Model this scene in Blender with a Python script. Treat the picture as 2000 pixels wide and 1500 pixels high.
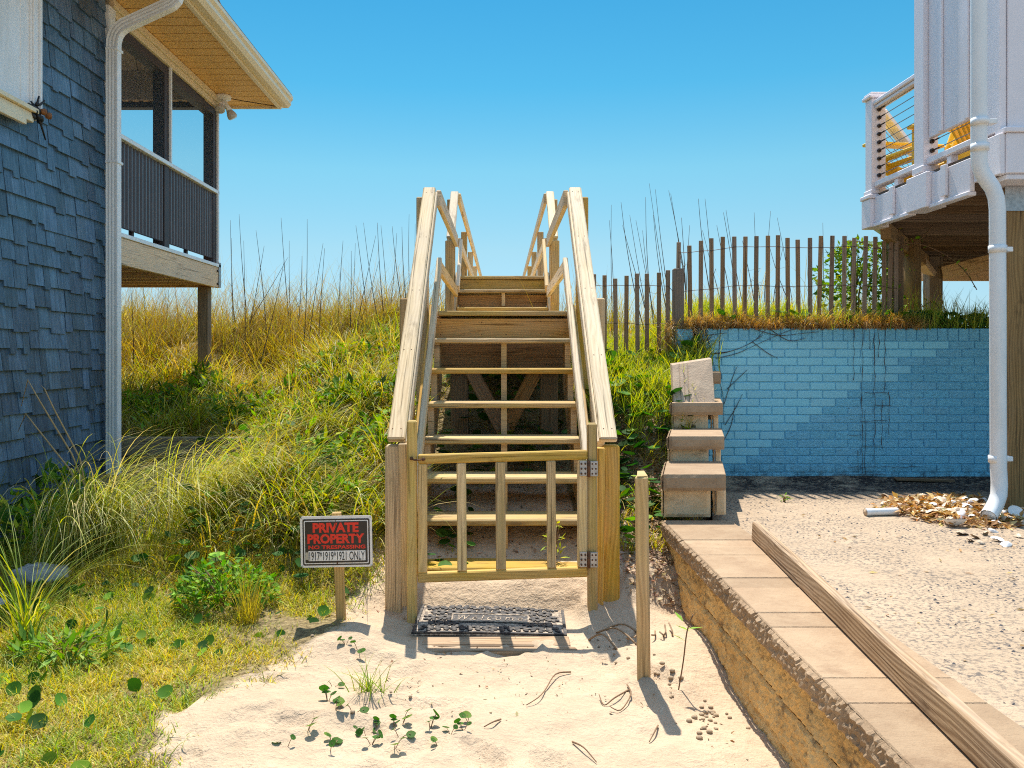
import bpy, math, random
import numpy as np
from mathutils import Vector, Matrix, noise as mnoise
random.seed(7); rng = np.random.default_rng(11)
R = math.radians
scene = bpy.context.scene
for o in list(bpy.data.objects): bpy.data.objects.remove(o)
COL = scene.collection

# ---------------------------------------------------------------- camera
# metres; x right, y away from the camera, z up; z = 0 is the sand at the foot of the stairs
FPX, VX, HY, CZ = 1650.0, 965.0, 690.0, 1.37      # focal length, vanishing point and horizon in photo pixels, eye height
cam = bpy.data.cameras.new('camera'); co = bpy.data.objects.new('camera', cam); COL.objects.link(co)
co.location = (0, 0, CZ); co.rotation_euler = (R(90), 0, 0)
cam.sensor_width = 36; cam.lens = FPX / 2000 * 36
cam.shift_x = (1000 - VX) / 2000; cam.shift_y = -(750 - HY) / 2000
cam.clip_end = 6000; cam.clip_start = 0.05
scene.camera = co

# ---------------------------------------------------------------- light
SUNV = Vector((-0.085, 1.0, 1.90)).normalized()
SUN_EL = math.asin(SUNV.z); SUN_AZ = math.atan2(SUNV.x, SUNV.y)
sl = bpy.data.lights.new('sun', 'SUN'); sl.energy = 5.0; sl.angle = R(0.55); sl.color = (1.0, 0.93, 0.82)
so = bpy.data.objects.new('sun', sl); COL.objects.link(so); so.rotation_euler = SUNV.to_track_quat('Z', 'Y').to_euler()
w = bpy.data.worlds.new('World'); scene.world = w; w.use_nodes = True
wn = w.node_tree; bg = wn.nodes['Background']
sky = wn.nodes.new('ShaderNodeTexSky'); sky.sky_type = 'NISHITA'; sky.sun_disc = False
sky.sun_elevation = SUN_EL; sky.sun_rotation = SUN_AZ
sky.air_density = 1.0; sky.dust_density = 0.0; sky.ozone_density = 3.0; sky.altitude = 0
# deep clear blue low down over the sea, unseen upper sky warmed and boosted to fill the shade
tc = wn.nodes.new('ShaderNodeTexCoord'); sx = wn.nodes.new('ShaderNodeSeparateXYZ'); wn.links.new(tc.outputs['Generated'], sx.inputs[0])
def sky_ramp(a, b, lo, hi):
    m = wn.nodes.new('ShaderNodeMapRange'); m.interpolation_type = 'SMOOTHSTEP'; wn.links.new(sx.outputs[2], m.inputs[0])
    for i, v in enumerate((a, b, lo, hi)): m.inputs[i + 1].default_value = v
    return m.outputs[0]
cr = wn.nodes.new('ShaderNodeValToRGB'); el = cr.color_ramp.elements
STOPS = [(0.0, (.28, .41, .60)), (.05, (.33, .43, .52)), (.12, (.41, .51, .485)), (.21, (.36, .60, .53)), (.30, (.19, .575, .57)), (.40, (.14, .55, .58)), (.62, (1, .88, .68))]
while len(el) < len(STOPS): el.new(.5)
for e_, (p_, c_) in zip(el, STOPS): e_.position = p_; e_.color = (*c_, 1)
wn.links.new(sx.outputs[2], cr.inputs[0])
mu = wn.nodes.new('ShaderNodeMix'); mu.data_type = 'RGBA'; mu.blend_type = 'MULTIPLY'; mu.inputs[0].default_value = 1.0
wn.links.new(sky.outputs[0], mu.inputs[6]); wn.links.new(cr.outputs[0], mu.inputs[7])
sc_ = wn.nodes.new('ShaderNodeVectorMath'); sc_.operation = 'SCALE'; wn.links.new(mu.outputs[2], sc_.inputs[0]); wn.links.new(sky_ramp(.38, .62, 1.0, 2.7), sc_.inputs['Scale'])
wn.links.new(sc_.outputs[0], bg.inputs['Color'])
bg.inputs['Strength'].default_value = 0.15
vs = scene.view_settings; vs.view_transform = 'Standard'; vs.look = 'None'; vs.gamma = 1.0; vs.exposure = 0.6
scene.cycles.use_denoising = False; scene.cycles.use_adaptive_sampling = False; scene.cycles.sample_clamp_indirect = 6; scene.cycles.pixel_filter_type = 'BLACKMAN_HARRIS'; scene.cycles.filter_width = 1.1; scene.cycles.max_bounces = 8; scene.cycles.transparent_max_bounces = 8

# ---------------------------------------------------------------- helpers
def P(px, py, D):
    return Vector(((px - VX) * D / FPX, D, CZ - (py - HY) * D / FPX))
def fbm(x, y, z=0.0, o=3):
    v = 0; a = 1; f = 1
    for _ in range(o):
        v += a * mnoise.noise((x * f, y * f, z + 7.3 * f)); a *= .5; f *= 2.1
    return v
class MB:
    def __init__(s): s.v = []; s.f = []; s.uv = []; s.col = []; s.sm = []
    def add(s, vs, fs, uvs=None, col=None, smooth=False):
        n = len(s.v); s.v += [tuple(p) for p in vs]
        for i, f in enumerate(fs):
            s.f.append([n + k for k in f]); s.uv.append(uvs[i] if uvs else None); s.col.append(col); s.sm.append(smooth)
    def board(s, a, b, wd, th, up=(0, 0, 1), bev=.004, col=None):
        """a bevelled plank from a to b: wd across, th along up"""
        a = Vector(a); b = Vector(b); d = b - a; L = d.length; d.normalize()
        up = Vector(up); side = d.cross(up)
        if side.length < 1e-4: side = d.cross(Vector((0, 1, 0)))
        side.normalize(); up = side.cross(d).normalized()
        c = (a + b) / 2; h = (L / 2, wd / 2, th / 2); bev = min(bev, min(h) * .45)
        lv = []; idx = {}
        for sx in (-1, 1):
            for sy in (-1, 1):
                for sz in (-1, 1):
                    sg = (sx, sy, sz)
                    for ax in range(3):
                        q = [sg[k] * (h[k] - (0 if k == ax else bev)) for k in range(3)]
                        idx[(sg, ax)] = len(lv); lv.append(q)
        faces = []
        for ax in range(3):
            o1, o2 = [k for k in range(3) if k != ax]
            for sg in (-1, 1):
                f = []
                for (p, q) in ((-1, -1), (1, -1), (1, 1), (-1, 1)):
                    t = [0, 0, 0]; t[ax] = sg; t[o1] = p; t[o2] = q; f.append(idx[(tuple(t), ax)])
                faces.append((f, ax))
        for ax in range(3):
            o1, o2 = [k for k in range(3) if k != ax]
            for p in (-1, 1):
                for q in (-1, 1):
                    t1 = [0, 0, 0]; t1[ax] = -1; t1[o1] = p; t1[o2] = q; t2 = list(t1); t2[ax] = 1
                    faces.append(([idx[(tuple(t1), o1)], idx[(tuple(t2), o1)], idx[(tuple(t2), o2)], idx[(tuple(t1), o2)]], o1))
        for sx in (-1, 1):
            for sy in (-1, 1):
                for sz in (-1, 1):
                    faces.append(([idx[((sx, sy, sz), 0)], idx[((sx, sy, sz), 1)], idx[((sx, sy, sz), 2)]], 0))
        ou, ov = random.uniform(0, 40), random.uniform(0, 40)
        fs = []; uvs = []
        for f, ax in faces:
            p = [Vector(lv[i]) for i in f]; n = (p[1] - p[0]).cross(p[2] - p[0]); m = sum(p, Vector()) / len(p)
            if n.dot(m) < 0: f = f[::-1]
            fs.append(f); u = []
            for i in f:
                q = lv[i]
                if ax == 1: u.append((q[0] + ou, q[2] + ov + 1))
                elif ax == 2: u.append((q[0] + ou, q[1] + ov))
                else: u.append((q[1] * .15 + ou + 5, q[2] + ov))
            uvs.append(u)
        s.add([c + d * q[0] + side * q[1] + up * q[2] for q in lv], fs, uvs, col)
    def bx(s, x0, x1, y0, y1, z0, z1, bev=.004, col=None):
        dx, dy, dz = x1 - x0, y1 - y0, z1 - z0; cx, cy, cz = (x0 + x1) / 2, (y0 + y1) / 2, (z0 + z1) / 2
        if dx >= dy and dx >= dz: s.board((x0, cy, cz), (x1, cy, cz), dy, dz, (0, 0, 1), bev, col)
        elif dy >= dz: s.board((cx, y0, cz), (cx, y1, cz), dx, dz, (0, 0, 1), bev, col)
        else: s.board((cx, cy, z0), (cx, cy, z1), dx, dy, (0, 1, 0), bev, col)
    def tube(s, pts, rad, n=8, cap=True, col=None, squash=None):
        pts = [Vector(p) for p in pts]; m = len(pts)
        if not hasattr(rad, '__len__'): rad = [rad] * m
        vs = []; prev = None; L = 0; uvl = []
        for i, p in enumerate(pts):
            t = (pts[min(i + 1, m - 1)] - pts[max(i - 1, 0)]).normalized()
            if prev is None:
                prev = t.cross(Vector((0, 0, 1)));
                if prev.length < .1: prev = Vector((1, 0, 0))
            prev = (prev - t * prev.dot(t)).normalized(); q = t.cross(prev)
            if i: L += (p - pts[i - 1]).length
            uvl.append(L)
            for k in range(n):
                a = 2 * math.pi * k / n
                vs.append(p + prev * (math.cos(a) * rad[i]) + q * (math.sin(a) * rad[i] * (squash or 1)))
        fs = []; uvs = []
        for i in range(m - 1):
            for k in range(n):
                k2 = (k + 1) % n; fs.append([i * n + k, i * n + k2, (i + 1) * n + k2, (i + 1) * n + k])
                c = .3 * k / n; c2 = .3 * (k + 1) / n; uvs.append([(uvl[i], c), (uvl[i], c2), (uvl[i + 1], c2), (uvl[i + 1], c)])
        if cap:
            fs += [list(range(n))[::-1], [(m - 1) * n + k for k in range(n)]]; uvs += [[(0, 0)] * n, [(0, 0)] * n]
        s.add(vs, fs, uvs, col, True)
    def prism(s, poly, off, col=None):
        """poly: list of 3-D points (planar), extruded by off"""
        poly = [Vector(p) for p in poly]; off = Vector(off); n = len(poly)
        nrm = Vector()
        for i in range(n): nrm += poly[i].cross(poly[(i + 1) % n])
        if nrm.dot(off) > 0: poly = poly[::-1]
        vs = poly + [p + off for p in poly]
        fs = [list(range(n)), [n + i for i in range(n)][::-1]] + [[(i + 1) % n, i, n + i, n + (i + 1) % n] for i in range(n)]
        uvs = [[(vs[i].y + vs[i].x, vs[i].z) for i in f] for f in fs]
        s.add(vs, fs, uvs, col)
    def grid(s, fn, nu, nv, col=None, smooth=True):
        vs = [fn(i / nu, j / nv) for j in range(nv + 1) for i in range(nu + 1)]
        fs = [[j * (nu + 1) + i, j * (nu + 1) + i + 1, (j + 1) * (nu + 1) + i + 1, (j + 1) * (nu + 1) + i] for j in range(nv) for i in range(nu)]
        s.add(vs, fs, [[(vs[k][0] + vs[k][1], vs[k][2]) for k in f] for f in fs], col, smooth)
    def build(s, name, mat, parent=None, loc=None):
        me = bpy.data.meshes.new(name)
        o = bpy.data.objects.new(name, me); COL.objects.link(o)
        off = Vector((0, 0, 0)); p = parent
        while p is not None: off += p.location; p = p.parent
        if parent is not None: o.parent = parent
        elif loc is not None: off = Vector(loc); o.location = off
        me.from_pydata([(v[0] - off.x, v[1] - off.y, v[2] - off.z) for v in s.v], [], s.f)
        ul = me.uv_layers.new(name='UVMap'); flat = []
        for f, u in zip(s.f, s.uv):
            for k in range(len(f)): flat += (u[k] if u else (0, 0))
        ul.data.foreach_set('uv', flat)
        if any(c is not None for c in s.col):
            ca = me.color_attributes.new('Col', 'FLOAT_COLOR', 'CORNER'); flat = []
            for f, c in zip(s.f, s.col):
                c = c or (1, 1, 1); flat += [c[0], c[1], c[2], 1.0] * len(f)
            ca.data.foreach_set('color', flat)
        me.polygons.foreach_set('use_smooth', s.sm)
        me.materials.append(mat); me.update()
        return o
def tag(o, label=None, cat=None, group=None, kind=None):
    if label: o['label'] = label
    if cat: o['category'] = cat
    if group: o['group'] = group
    if kind: o['kind'] = kind
    return o
def thing(name, loc, label, cat, group=None):
    o = bpy.data.objects.new(name, None); COL.objects.link(o); o.location = loc; o.empty_display_size = .1
    return tag(o, label, cat, group)
def clone(o, parent=None):
    c = o.copy(); COL.objects.link(c); c.parent = parent
    for ch in list(o.children): clone(ch, c)
    return c
def one(name, mat, fn, parent=None, loc=None):
    m = MB(); fn(m); return m.build(name, mat, parent, loc)

# ---------------------------------------------------------------- materials
class NT:
    def __init__(s, name):
        s.m = bpy.data.materials.new(name); s.m.use_nodes = True; s.t = s.m.node_tree; s.b = s.t.nodes['Principled BSDF']; s.out = s.t.nodes['Material Output']
    def n(s, ty, **kw):
        x = s.t.nodes.new('ShaderNode' + ty)
        for k, v in kw.items(): setattr(x, k, v)
        return x
    def set(s, node, **kw):
        for k, v in kw.items(): s.link(v, node.inputs[k.replace('_', ' ')])
        return node
    def link(s, v, sock):
        if hasattr(v, 'outputs'): v = v.outputs[0]
        if hasattr(v, 'is_output'): s.t.links.new(v, sock)
        else:
            try: sock.default_value = v
            except Exception: sock.default_value = (*v, 1.0)
    def mapping(s, src, scale, loc=(0, 0, 0)):
        m = s.n('Mapping'); s.link(src, m.inputs['Vector']); m.inputs['Scale'].default_value = scale; s.link(loc, m.inputs['Location']); return m.outputs[0]
    def noise(s, vec, scale, detail=4, rough=.6, dist=0):
        x = s.n('TexNoise'); s.link(vec, x.inputs['Vector']); x.inputs['Scale'].default_value = scale; x.inputs['Detail'].default_value = detail
        x.inputs['Roughness'].default_value = rough; x.inputs['Distortion'].default_value = dist; return x.outputs['Fac']
    def ramp(s, fac, *stops):
        x = s.n('ValToRGB'); s.link(fac, x.inputs[0]); el = x.color_ramp.elements
        while len(el) < len(stops): el.new(.5)
        for e, (p, c) in zip(el, stops):
            e.position = p; e.color = (c, c, c, 1) if not hasattr(c, '__len__') else (*c, 1)
        return x.outputs[0]
    def mix(s, fac, a, b, mode='MIX'):
        x = s.n('Mix', data_type='RGBA', blend_type=mode); s.link(fac, x.inputs[0]); s.link(a, x.inputs[6]); s.link(b, x.inputs[7]); return x.outputs[2]
    def math(s, op, a, b=0.0):
        x = s.n('Math', operation=op); s.link(a, x.inputs[0]); s.link(b, x.inputs[1]); return x.outputs[0]
    def bump(s, h, strength=.3, dist=.01):
        x = s.n('Bump'); s.link(h, x.inputs['Height']); x.inputs['Strength'].default_value = strength; x.inputs['Distance'].default_value = dist
        s.t.links.new(x.outputs[0], s.b.inputs['Normal']); return x
    def uv(s): return s.n('TexCoord').outputs['UV']
    def gpos(s): return s.n('NewGeometry').outputs['Position']
    def col(s): return s.n('VertexColor', layer_name='Col').outputs[0]
    def rnd(s): return s.n('ObjectInfo').outputs['Random']
    def done(s, base=None, rough=None, spec=None, **kw):
        if base is not None: s.link(base, s.b.inputs['Base Color'])
        if rough is not None: s.link(rough, s.b.inputs['Roughness'])
        if spec is not None: s.b.inputs['Specular IOR Level'].default_value = spec
        for k, v in kw.items(): s.link(v, s.b.inputs[k.replace('_', ' ')])
        return s.m

def wood(name, light, dark, green=None, grain=1.0, knots=True, rough=.75, gfac=.5):
    t = NT(name); uv = t.uv(); rn = t.rnd()
    shift = t.n('CombineXYZ'); t.link(t.math('MULTIPLY', rn, 37.0), shift.inputs[0]); t.link(t.math('MULTIPLY', rn, 11.0), shift.inputs[1])
    warp = t.noise(t.mapping(uv, (.9, 5, 1), shift), 1.0, 2, .5)
    wv = t.n('CombineXYZ'); t.link(warp, wv.inputs[1])
    uv2 = t.n('VectorMath', operation='ADD'); t.link(t.mapping(uv, (.35, 15, 1), shift), uv2.inputs[0]); t.link(t.mapping(wv, (1, 2.2, 1)), uv2.inputs[1])
    rings = t.n('TexWave', wave_type='BANDS', bands_direction='Y', wave_profile='SIN'); t.link(uv2, rings.inputs['Vector'])
    rings.inputs['Scale'].default_value = 1.2; rings.inputs['Distortion'].default_value = 3.2; rings.inputs['Detail'].default_value = 2; rings.inputs['Detail Scale'].default_value = .6
    fine = t.noise(t.mapping(uv, (4, 120, 1), shift), 1.0, 4, .7)
    blot = t.noise(t.mapping(uv, (1.6, 7, 1), shift), 1.0, 4, .65)
    g = t.math('ADD', t.math('MULTIPLY', rings.outputs['Fac'], .26 * grain), t.math('ADD', t.math('MULTIPLY', fine, .5), t.math('MULTIPLY', blot, .5)))
    c = t.ramp(g, (.42, light), (.92, dark))
    if green is not None:
        gm = t.ramp(t.noise(t.mapping(uv, (1.1, 3, 1), shift), 1.3, 4, .6), (.42, 0.0), (.68, gfac)); c = t.mix(gm, c, green)
    if knots:
        vo = t.n('TexVoronoi'); t.link(t.mapping(uv, (1.5, 7.5, 1), shift), vo.inputs['Vector']); vo.inputs['Scale'].default_value = 1.0
        km = t.ramp(vo.outputs['Distance'], (.045, 1.0), (.13, 0.0)); c = t.mix(t.math('MULTIPLY', km, .8), c, tuple(x * .28 for x in dark))
    gy = t.ramp(t.noise(t.mapping(uv, (.8, 2.5, 1), shift), 1.0, 5, .7), (.42, 0.0), (.60, .5)); c = t.mix(gy, c, tuple(.78 * (x * .35 + y * .65) for x, y in zip((sum(light) / 3,) * 3, light)))
    st = t.ramp(t.noise(t.mapping(uv, (3, 14, 1), shift), 1.0, 5, .75), (.56, 0.0), (.70, .7)); c = t.mix(st, c, tuple(x * .45 for x in dark))
    crack = t.ramp(t.noise(t.mapping(uv, (1.2, 60, 1), shift), 1.0, 2, .5), (.61, 0.0), (.70, .8)); c = t.mix(crack, c, tuple(x * .35 for x in dark))
    hv = t.n('HueSaturation'); t.link(c, hv.inputs['Color']); t.link(t.math('ADD', t.math('MULTIPLY', rn, .36), .82), hv.inputs['Value']); t.link(t.math('ADD', t.math('MULTIPLY', t.math('FRACT', t.math('MULTIPLY', rn, 7.3)), .42), .76), hv.inputs['Saturation'])
    t.bump(t.math('SUBTRACT', g, crack), .45, .004)
    return t.done(hv, rough, .25)
def plain(name, c, rough=.6, metal=0, noise=.12, scale=9, spec=.5, dirt=None, dscale=3.0):
    t = NT(name); p = t.gpos()
    k = t.noise(p, scale, 4, .6); cc = t.mix(t.ramp(k, (.3, 0.0), (.75, 1.0)), tuple(x * (1 - noise) for x in c), tuple(min(1, x * (1 + noise)) for x in c))
    if dirt: cc = t.mix(t.ramp(t.noise(t.mapping(p, (dscale, dscale, dscale * .25)), 1.0, 6, .7), (.52, 0.0), (.78, .8)), cc, dirt)
    t.bump(k, .08, .004)
    return t.done(cc, rough, spec, Metallic=metal)
M = {}
M['tread'] = wood('weathered stair wood', (.68, .45, .16), (.38, .21, .06), (.42, .32, .04))
M['rail'] = wood('bleached rail wood', (.88, .66, .39), (.44, .29, .13), (.54, .40, .14), gfac=.35, grain=.55)
M['post'] = wood('post wood', (.80, .50, .18), (.42, .23, .07), (.46, .33, .06))
M['gate'] = wood('gate wood', (.78, .51, .17), (.44, .25, .06), (.46, .36, .05), gfac=.6)
M['redwood'] = wood('reddish board wood', (.62, .37, .17), (.30, .15, .06))
M['planktop'] = wood('pale riser wood', (.74, .45, .20), (.42, .21, .08))  # paler reddish wood for the landing riser
M['dkwood'] = wood('dark joist wood', (.24, .15, .08), (.12, .07, .035), knots=False)
M['beam'] = wood('pine beam', (.92, .62, .34), (.62, .36, .16), None)
M['pile'] = wood('pile wood', (.38, .25, .125), (.19, .115, .055))
M['lumber'] = wood('grey lumber', (.48, .34, .21), (.20, .115, .06), None, grain=1.1)
M['slat'] = wood('fence slat wood', (.34, .22, .13), (.19, .12, .07), knots=False)
M['timber'] = wood('border timber', (.30, .22, .12), (.16, .11, .06), (.2, .2, .08))
M['fencepost'] = wood('fence post wood', (.28, .20, .14), (.17, .12, .08))
M['white'] = plain('white vinyl', (.88, .88, .88), .35, noise=.04, dirt=(.55, .52, .45), dscale=2)
M['whitepipe'] = plain('white pipe', (.80, .80, .79), .3, noise=.03, dirt=(.6, .57, .5), dscale=2)
M['cream'] = plain('cream soffit', (.88, .54, .20), .5, noise=.05)
M['creamtrim'] = plain('cream trim', (.84, .70, .46), .4, noise=.05)
M['mauve'] = plain('white painted siding', (.80, .75, .78), .45, noise=.03, dirt=(.62, .55, .5), dscale=1.2)
M['dark'] = plain('dark stained post', (.055, .04, .042), .6)
M['panel'] = plain('charcoal corrugated metal', (.10, .085, .095), .38, noise=.15, scale=3)
M['ceil'] = plain('porch ceiling', (.50, .44, .40), .6, noise=.04)
M['roof'] = plain('roof shingle', (.2, .18, .17), .9, noise=.3, scale=30)
M['steel'] = plain('galvanised steel', (.42, .43, .45), .45, 1.0, .25, 40)
M['rust'] = plain('rusty iron', (.16, .07, .03), .8, .3, .4, 60)
M['cable'] = plain('steel cable', (.3, .28, .26), .4, .9)
M['bronze'] = plain('dark fitting', (.07, .05, .04), .4, .6)
M['yellow'] = plain('yellow chair plastic', (.85, .52, .02), .45, noise=.06)
M['black'] = plain('black', (.012, .012, .014), .5)
M['signblack'] = plain('sign black', (.025, .018, .016), .4, noise=.3, scale=14)
M['signwhite'] = plain('sign white', (.92, .85, .80), .4, noise=.04, dirt=(.6, .5, .4), dscale=18)
M['signred'] = plain('sign red', (.90, .03, .01), .4, noise=.05)
M['brown'] = plain('brown pod', (.26, .10, .03), .7, noise=.4, scale=60)
M['glass'] = plain('window pane', (.05, .06, .07), .08)
M['bulb'] = plain('lamp glass', (.55, .52, .47), .15)
M['rock'] = plain('grey rock', (.46, .45, .43), .85, noise=.35, scale=14, dirt=(.2, .19, .17), dscale=8)
M['shell'] = plain('oyster shell', (.56, .42, .29), .55, noise=.35, scale=50, dirt=(.34, .20, .10), dscale=40)
M['shellwhite'] = plain('white shell', (.82, .78, .74), .4, noise=.1, scale=50)
M['twig'] = plain('dry twig', (.22, .13, .07), .85, noise=.3, scale=50)
M['vine'] = plain('dead vine', (.10, .065, .05), .85, noise=.3, scale=50)
M['stalk'] = plain('dry stalk', (.10, .07, .05), .8, noise=.3, scale=20)
M['wire'] = plain('fence wire', (.13, .10, .085), .6, .5)
def leafmat(name, trans=.5, rough=.45, spec=.4):
    t = NT(name); c = t.col(); t.done(c, rough, spec)
    tr = t.n('BsdfTranslucent'); hv = t.n('HueSaturation'); t.link(c, hv.inputs['Color']); hv.inputs['Saturation'].default_value = 1.3; hv.inputs['Value'].default_value = 1.5
    t.link(hv, tr.inputs['Color']); mx = t.n('MixShader'); mx.inputs[0].default_value = trans
    t.t.links.new(t.b.outputs[0], mx.inputs[1]); t.t.links.new(tr.outputs[0], mx.inputs[2]); t.t.links.new(mx.outputs[0], t.out.inputs['Surface'])
    return t.m
M['grass'] = leafmat('grass blade', .34, .5, .3)
M['leaf'] = leafmat('leaf', .28, .55, .07)
M['litter'] = leafmat('litter', .15, .7, .2)
# ---------------------------------------------------------------- terrain
def sstep(e0, e1, x):
    t = np.clip((np.asarray(x, float) - e0) / (e1 - e0), 0, 1); return t * t * (3 - 2 * t)
PROF = [(-6.0, [(0, -.05), (4, .0), (6, .06), (7.5, .3), (9, .58), (10.45, .86), (12, 1.32), (13.5, 1.72), (15, 1.75), (18, 1.0), (24, -.3), (40, -1.2)]),
        (-2.6, [(0, -.05), (4, .0), (6, .08), (7.5, .33), (9, .62), (10.45, .92), (12, 1.38), (13.3, 1.68), (15, 1.7), (18, 1.0), (24, -.3), (40, -1.2)]),
        (-1.5, [(0, -.05), (4.0, .0), (4.6, .06), (5.3, .24), (6.2, .45), (7.5, .75), (9, 1.05), (10.4, 1.35), (11.8, 1.64), (14, 1.7), (18, 1.0), (24, -.3), (40, -1.2)]),
        (-.75, [(0, -.05), (4.25, .0), (4.6, .09), (5.3, .36), (6.2, .58), (7.5, .87), (10, 1.3), (11.5, 1.6), (14, 1.68), (18, 1.0), (24, -.3), (40, -1.2)]),
        (-.5, [(0, -.05), (4.46, .0), (4.62, .12), (4.9, .16), (5.4, .40), (6, .52), (6.6, .62), (8, 1.0), (9, 1.35), (10.5, 1.55), (14, 1.6), (18, 1.0), (24, -.3), (40, -1.2)]),
        (.52, [(0, -.05), (4.44, .0), (4.60, .14), (4.9, .18), (5.4, .44), (6, .55), (6.6, .66), (8, 1.05), (9, 1.35), (10.5, 1.5), (14, 1.5), (18, 1.0), (24, -.3), (40, -1.2)]),
        (.72, [(0, -.05), (4.38, .0), (4.56, .19), (4.95, .30), (5.8, .60), (7.3, 1.26), (8.5, 1.44), (13, 1.45), (18, 1.0), (24, -.3), (40, -1.2)]),
        (1.25, [(0, -.05), (4.42, -.02), (4.60, .20), (4.95, .31), (5.8, .62), (7.3, 1.32), (8.2, 1.48), (13, 1.48), (18, 1.0), (24, -.3), (40, -1.2)]),
        (1.7, [(0, -.05), (4.3, .0), (4.6, .10), (5.8, .62), (7.0, 1.36), (7.3, 1.56), (8.2, 1.57), (13, 1.52), (18, 1.0), (24, -.3), (40, -1.2)]),
        (9.0, [(0, -.05), (4.3, .0), (4.6, .10), (5.8, .62), (7.0, 1.36), (7.3, 1.57), (8.2, 1.57), (13, 1.52), (18, 1.0), (24, -.3), (40, -1.2)])]
PX = np.array([p[0] for p in PROF])
def base_h(x, y):
    x = np.asarray(x, float); y = np.asarray(y, float)
    H = np.stack([np.interp(y, [q[0] for q in p], [q[1] for q in p]) for _, p in PROF])
    xi = np.clip(x, PX[0], PX[-1]); k = np.clip(np.searchsorted(PX, xi) - 1, 0, len(PX) - 2)
    t = (xi - PX[k]) / (PX[k + 1] - PX[k]); ar = np.arange(x.size).reshape(x.shape)
    Hf = H.reshape(len(PX), -1); kf = k.ravel(); i = np.arange(kf.size)
    return (Hf[kf, i] * (1 - t.ravel()) + Hf[kf + 1, i] * t.ravel()).reshape(x.shape)
def xb(y): return 1.16 + .26 * np.maximum(0, np.asarray(y, float) - 4.8)      # line of the retaining wall
FOOT = [(random.uniform(-1.3, .9), random.uniform(1.9, 4.0), random.uniform(0, 6.3), random.uniform(.6, 1)) for _ in range(42)]
MOUND = [(-.70, 3.98, .28, .085), (-1.05, 4.12, .25, .04), (.70, 4.30, .22, .07), (.47, 4.40, .13, .10), (.72, 3.62, .22, .045), (.95, 3.9, .3, .06), (-.95, 3.2, .4, .05), (.2, 2.6, .7, .025), (-.6, 2.5, .5, .03), (.62, 3.4, .12, .02)]
def relief(x, y):
    z = 0.0
    near = 1 - min(1, max(0, (y - 4.6) / .8)); near *= min(1, max(0, (x + 1.9) / .5))
    z += .018 * fbm(x * 2.2, y * 2.2, 1, 3) + .009 * fbm(x * 8, y * 8, 5, 3) * (1 if near > 0 else .5)
    if y > 4.5: z += .26 * min(1, (y - 4.5) / 1.5) * (fbm(x * .9, y * .9, 3, 3) if not abs(x) < .6 else .4 * fbm(x * .9, y * .9, 3, 3))
    for (mx, my, r, h) in MOUND:
        d2 = ((x - mx) ** 2 + (y - my) ** 2) / r / r
        if d2 < 6: z += h * math.exp(-d2 * 1.6)
    if near > 0 and y < 4.1:
        for (fx, fy, a, s) in FOOT:
            dx, dy = x - fx, y - fy; u = dx * math.cos(a) + dy * math.sin(a); v = -dx * math.sin(a) + dy * math.cos(a)
            e = (u / .13) ** 2 + (v / .055) ** 2
            if e < 4: z += s * near * (-.034 * math.exp(-e * 1.5) + .016 * math.exp(-(e - 1.6) ** 2 * 2.5))
    if abs(x) < .5 and 4.05 < y < 4.50:            # the sand lies flat under the mat
        k = min(1, (y - 4.05) / .08, (4.50 - y) / .04, (.5 - abs(x)) / .08); z = z * (1 - .85 * k) - .008 * k
    if .05 < x < .5 and 4.36 < y < 4.6: z += .03 * min(1, (x - .05) / .3) * min(1, (y - 4.36) / .12)
    return z
def ground_z(x, y): return float(base_h(np.array([x]), np.array([y]))[0]) + relief(x, y)
def axis(*seg):
    out = []
    for a, b, st in seg: out += list(np.arange(a, b - 1e-6, st))
    return np.array(out + [seg[-1][1]])
gx = axis((-60, -14, 6), (-14, -6, .5), (-6, -2.6, .12), (-2.6, -1.4, .05), (-1.4, 1.16, .028), (1.16, 2.4, .05), (2.4, 6, .2), (6, 14, .6), (14, 60, 6))
gy = axis((-30, -6, 4), (-6, 1.6, .3), (1.6, 5.6, .028), (5.6, 7.0, .07), (7.0, 7.4, .05), (7.4, 14, .15), (14, 30, 1))
XX, YY = np.meshgrid(gx, gy); ZZ = base_h(XX, YY)
rel = np.array([[relief(float(x), float(y)) if abs(x) < 7 and 1.2 < y < 16 else 0.0 for x in gx] for y in gy]); ZZ = ZZ + rel
cut = (XX > xb(YY)) & (YY < 7.16); ZZ = np.where(cut, np.minimum(ZZ, -.1) - .15, ZZ)
# how much litter and turf lies in the sand: 0 bare sand, 1 covered
def vegmask(x, y):
    x = np.asarray(x, float); y = np.asarray(y, float)
    edge = np.interp(y, [1.5, 2.5, 2.8, 3.2, 3.7, 4.2, 4.6], [-1.6, -1.42, -1.32, -1.15, -.92, -.76, -.66]) + .07 * np.sin(y * 5.1) + .05 * np.sin(y * 11 + 1)
    left = sstep(.14, -.14, x - edge)
    up = sstep(4.75, 5.5, y) * np.where(np.abs(x - .04) < .56, sstep(5.3, 6.2, y), 1)
    right = np.where((x > .5) & (y > 4.5), sstep(4.7, 5.5, y), 0)
    return np.maximum(np.maximum(left, up * (x < .7)), right)
VG = vegmask(XX, YY)
NX, NY = len(gx), len(gy)
def grid_mesh(name, X, Y, Z, mat, attr=None):
    ny, nx = X.shape; me = bpy.data.meshes.new(name)
    idx = np.arange(nx * ny).reshape(ny, nx)
    q = np.stack([idx[:-1, :-1], idx[:-1, 1:], idx[1:, 1:], idx[1:, :-1]], -1).reshape(-1, 4)
    fast_mesh(me, np.stack([X, Y, Z], -1).reshape(-1, 3), q, None if attr is None else np.repeat(attr.reshape(-1, 1), 3, 1), True)
    me.materials.append(mat); o = bpy.data.objects.new(name, me); COL.objects.link(o); return o
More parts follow.
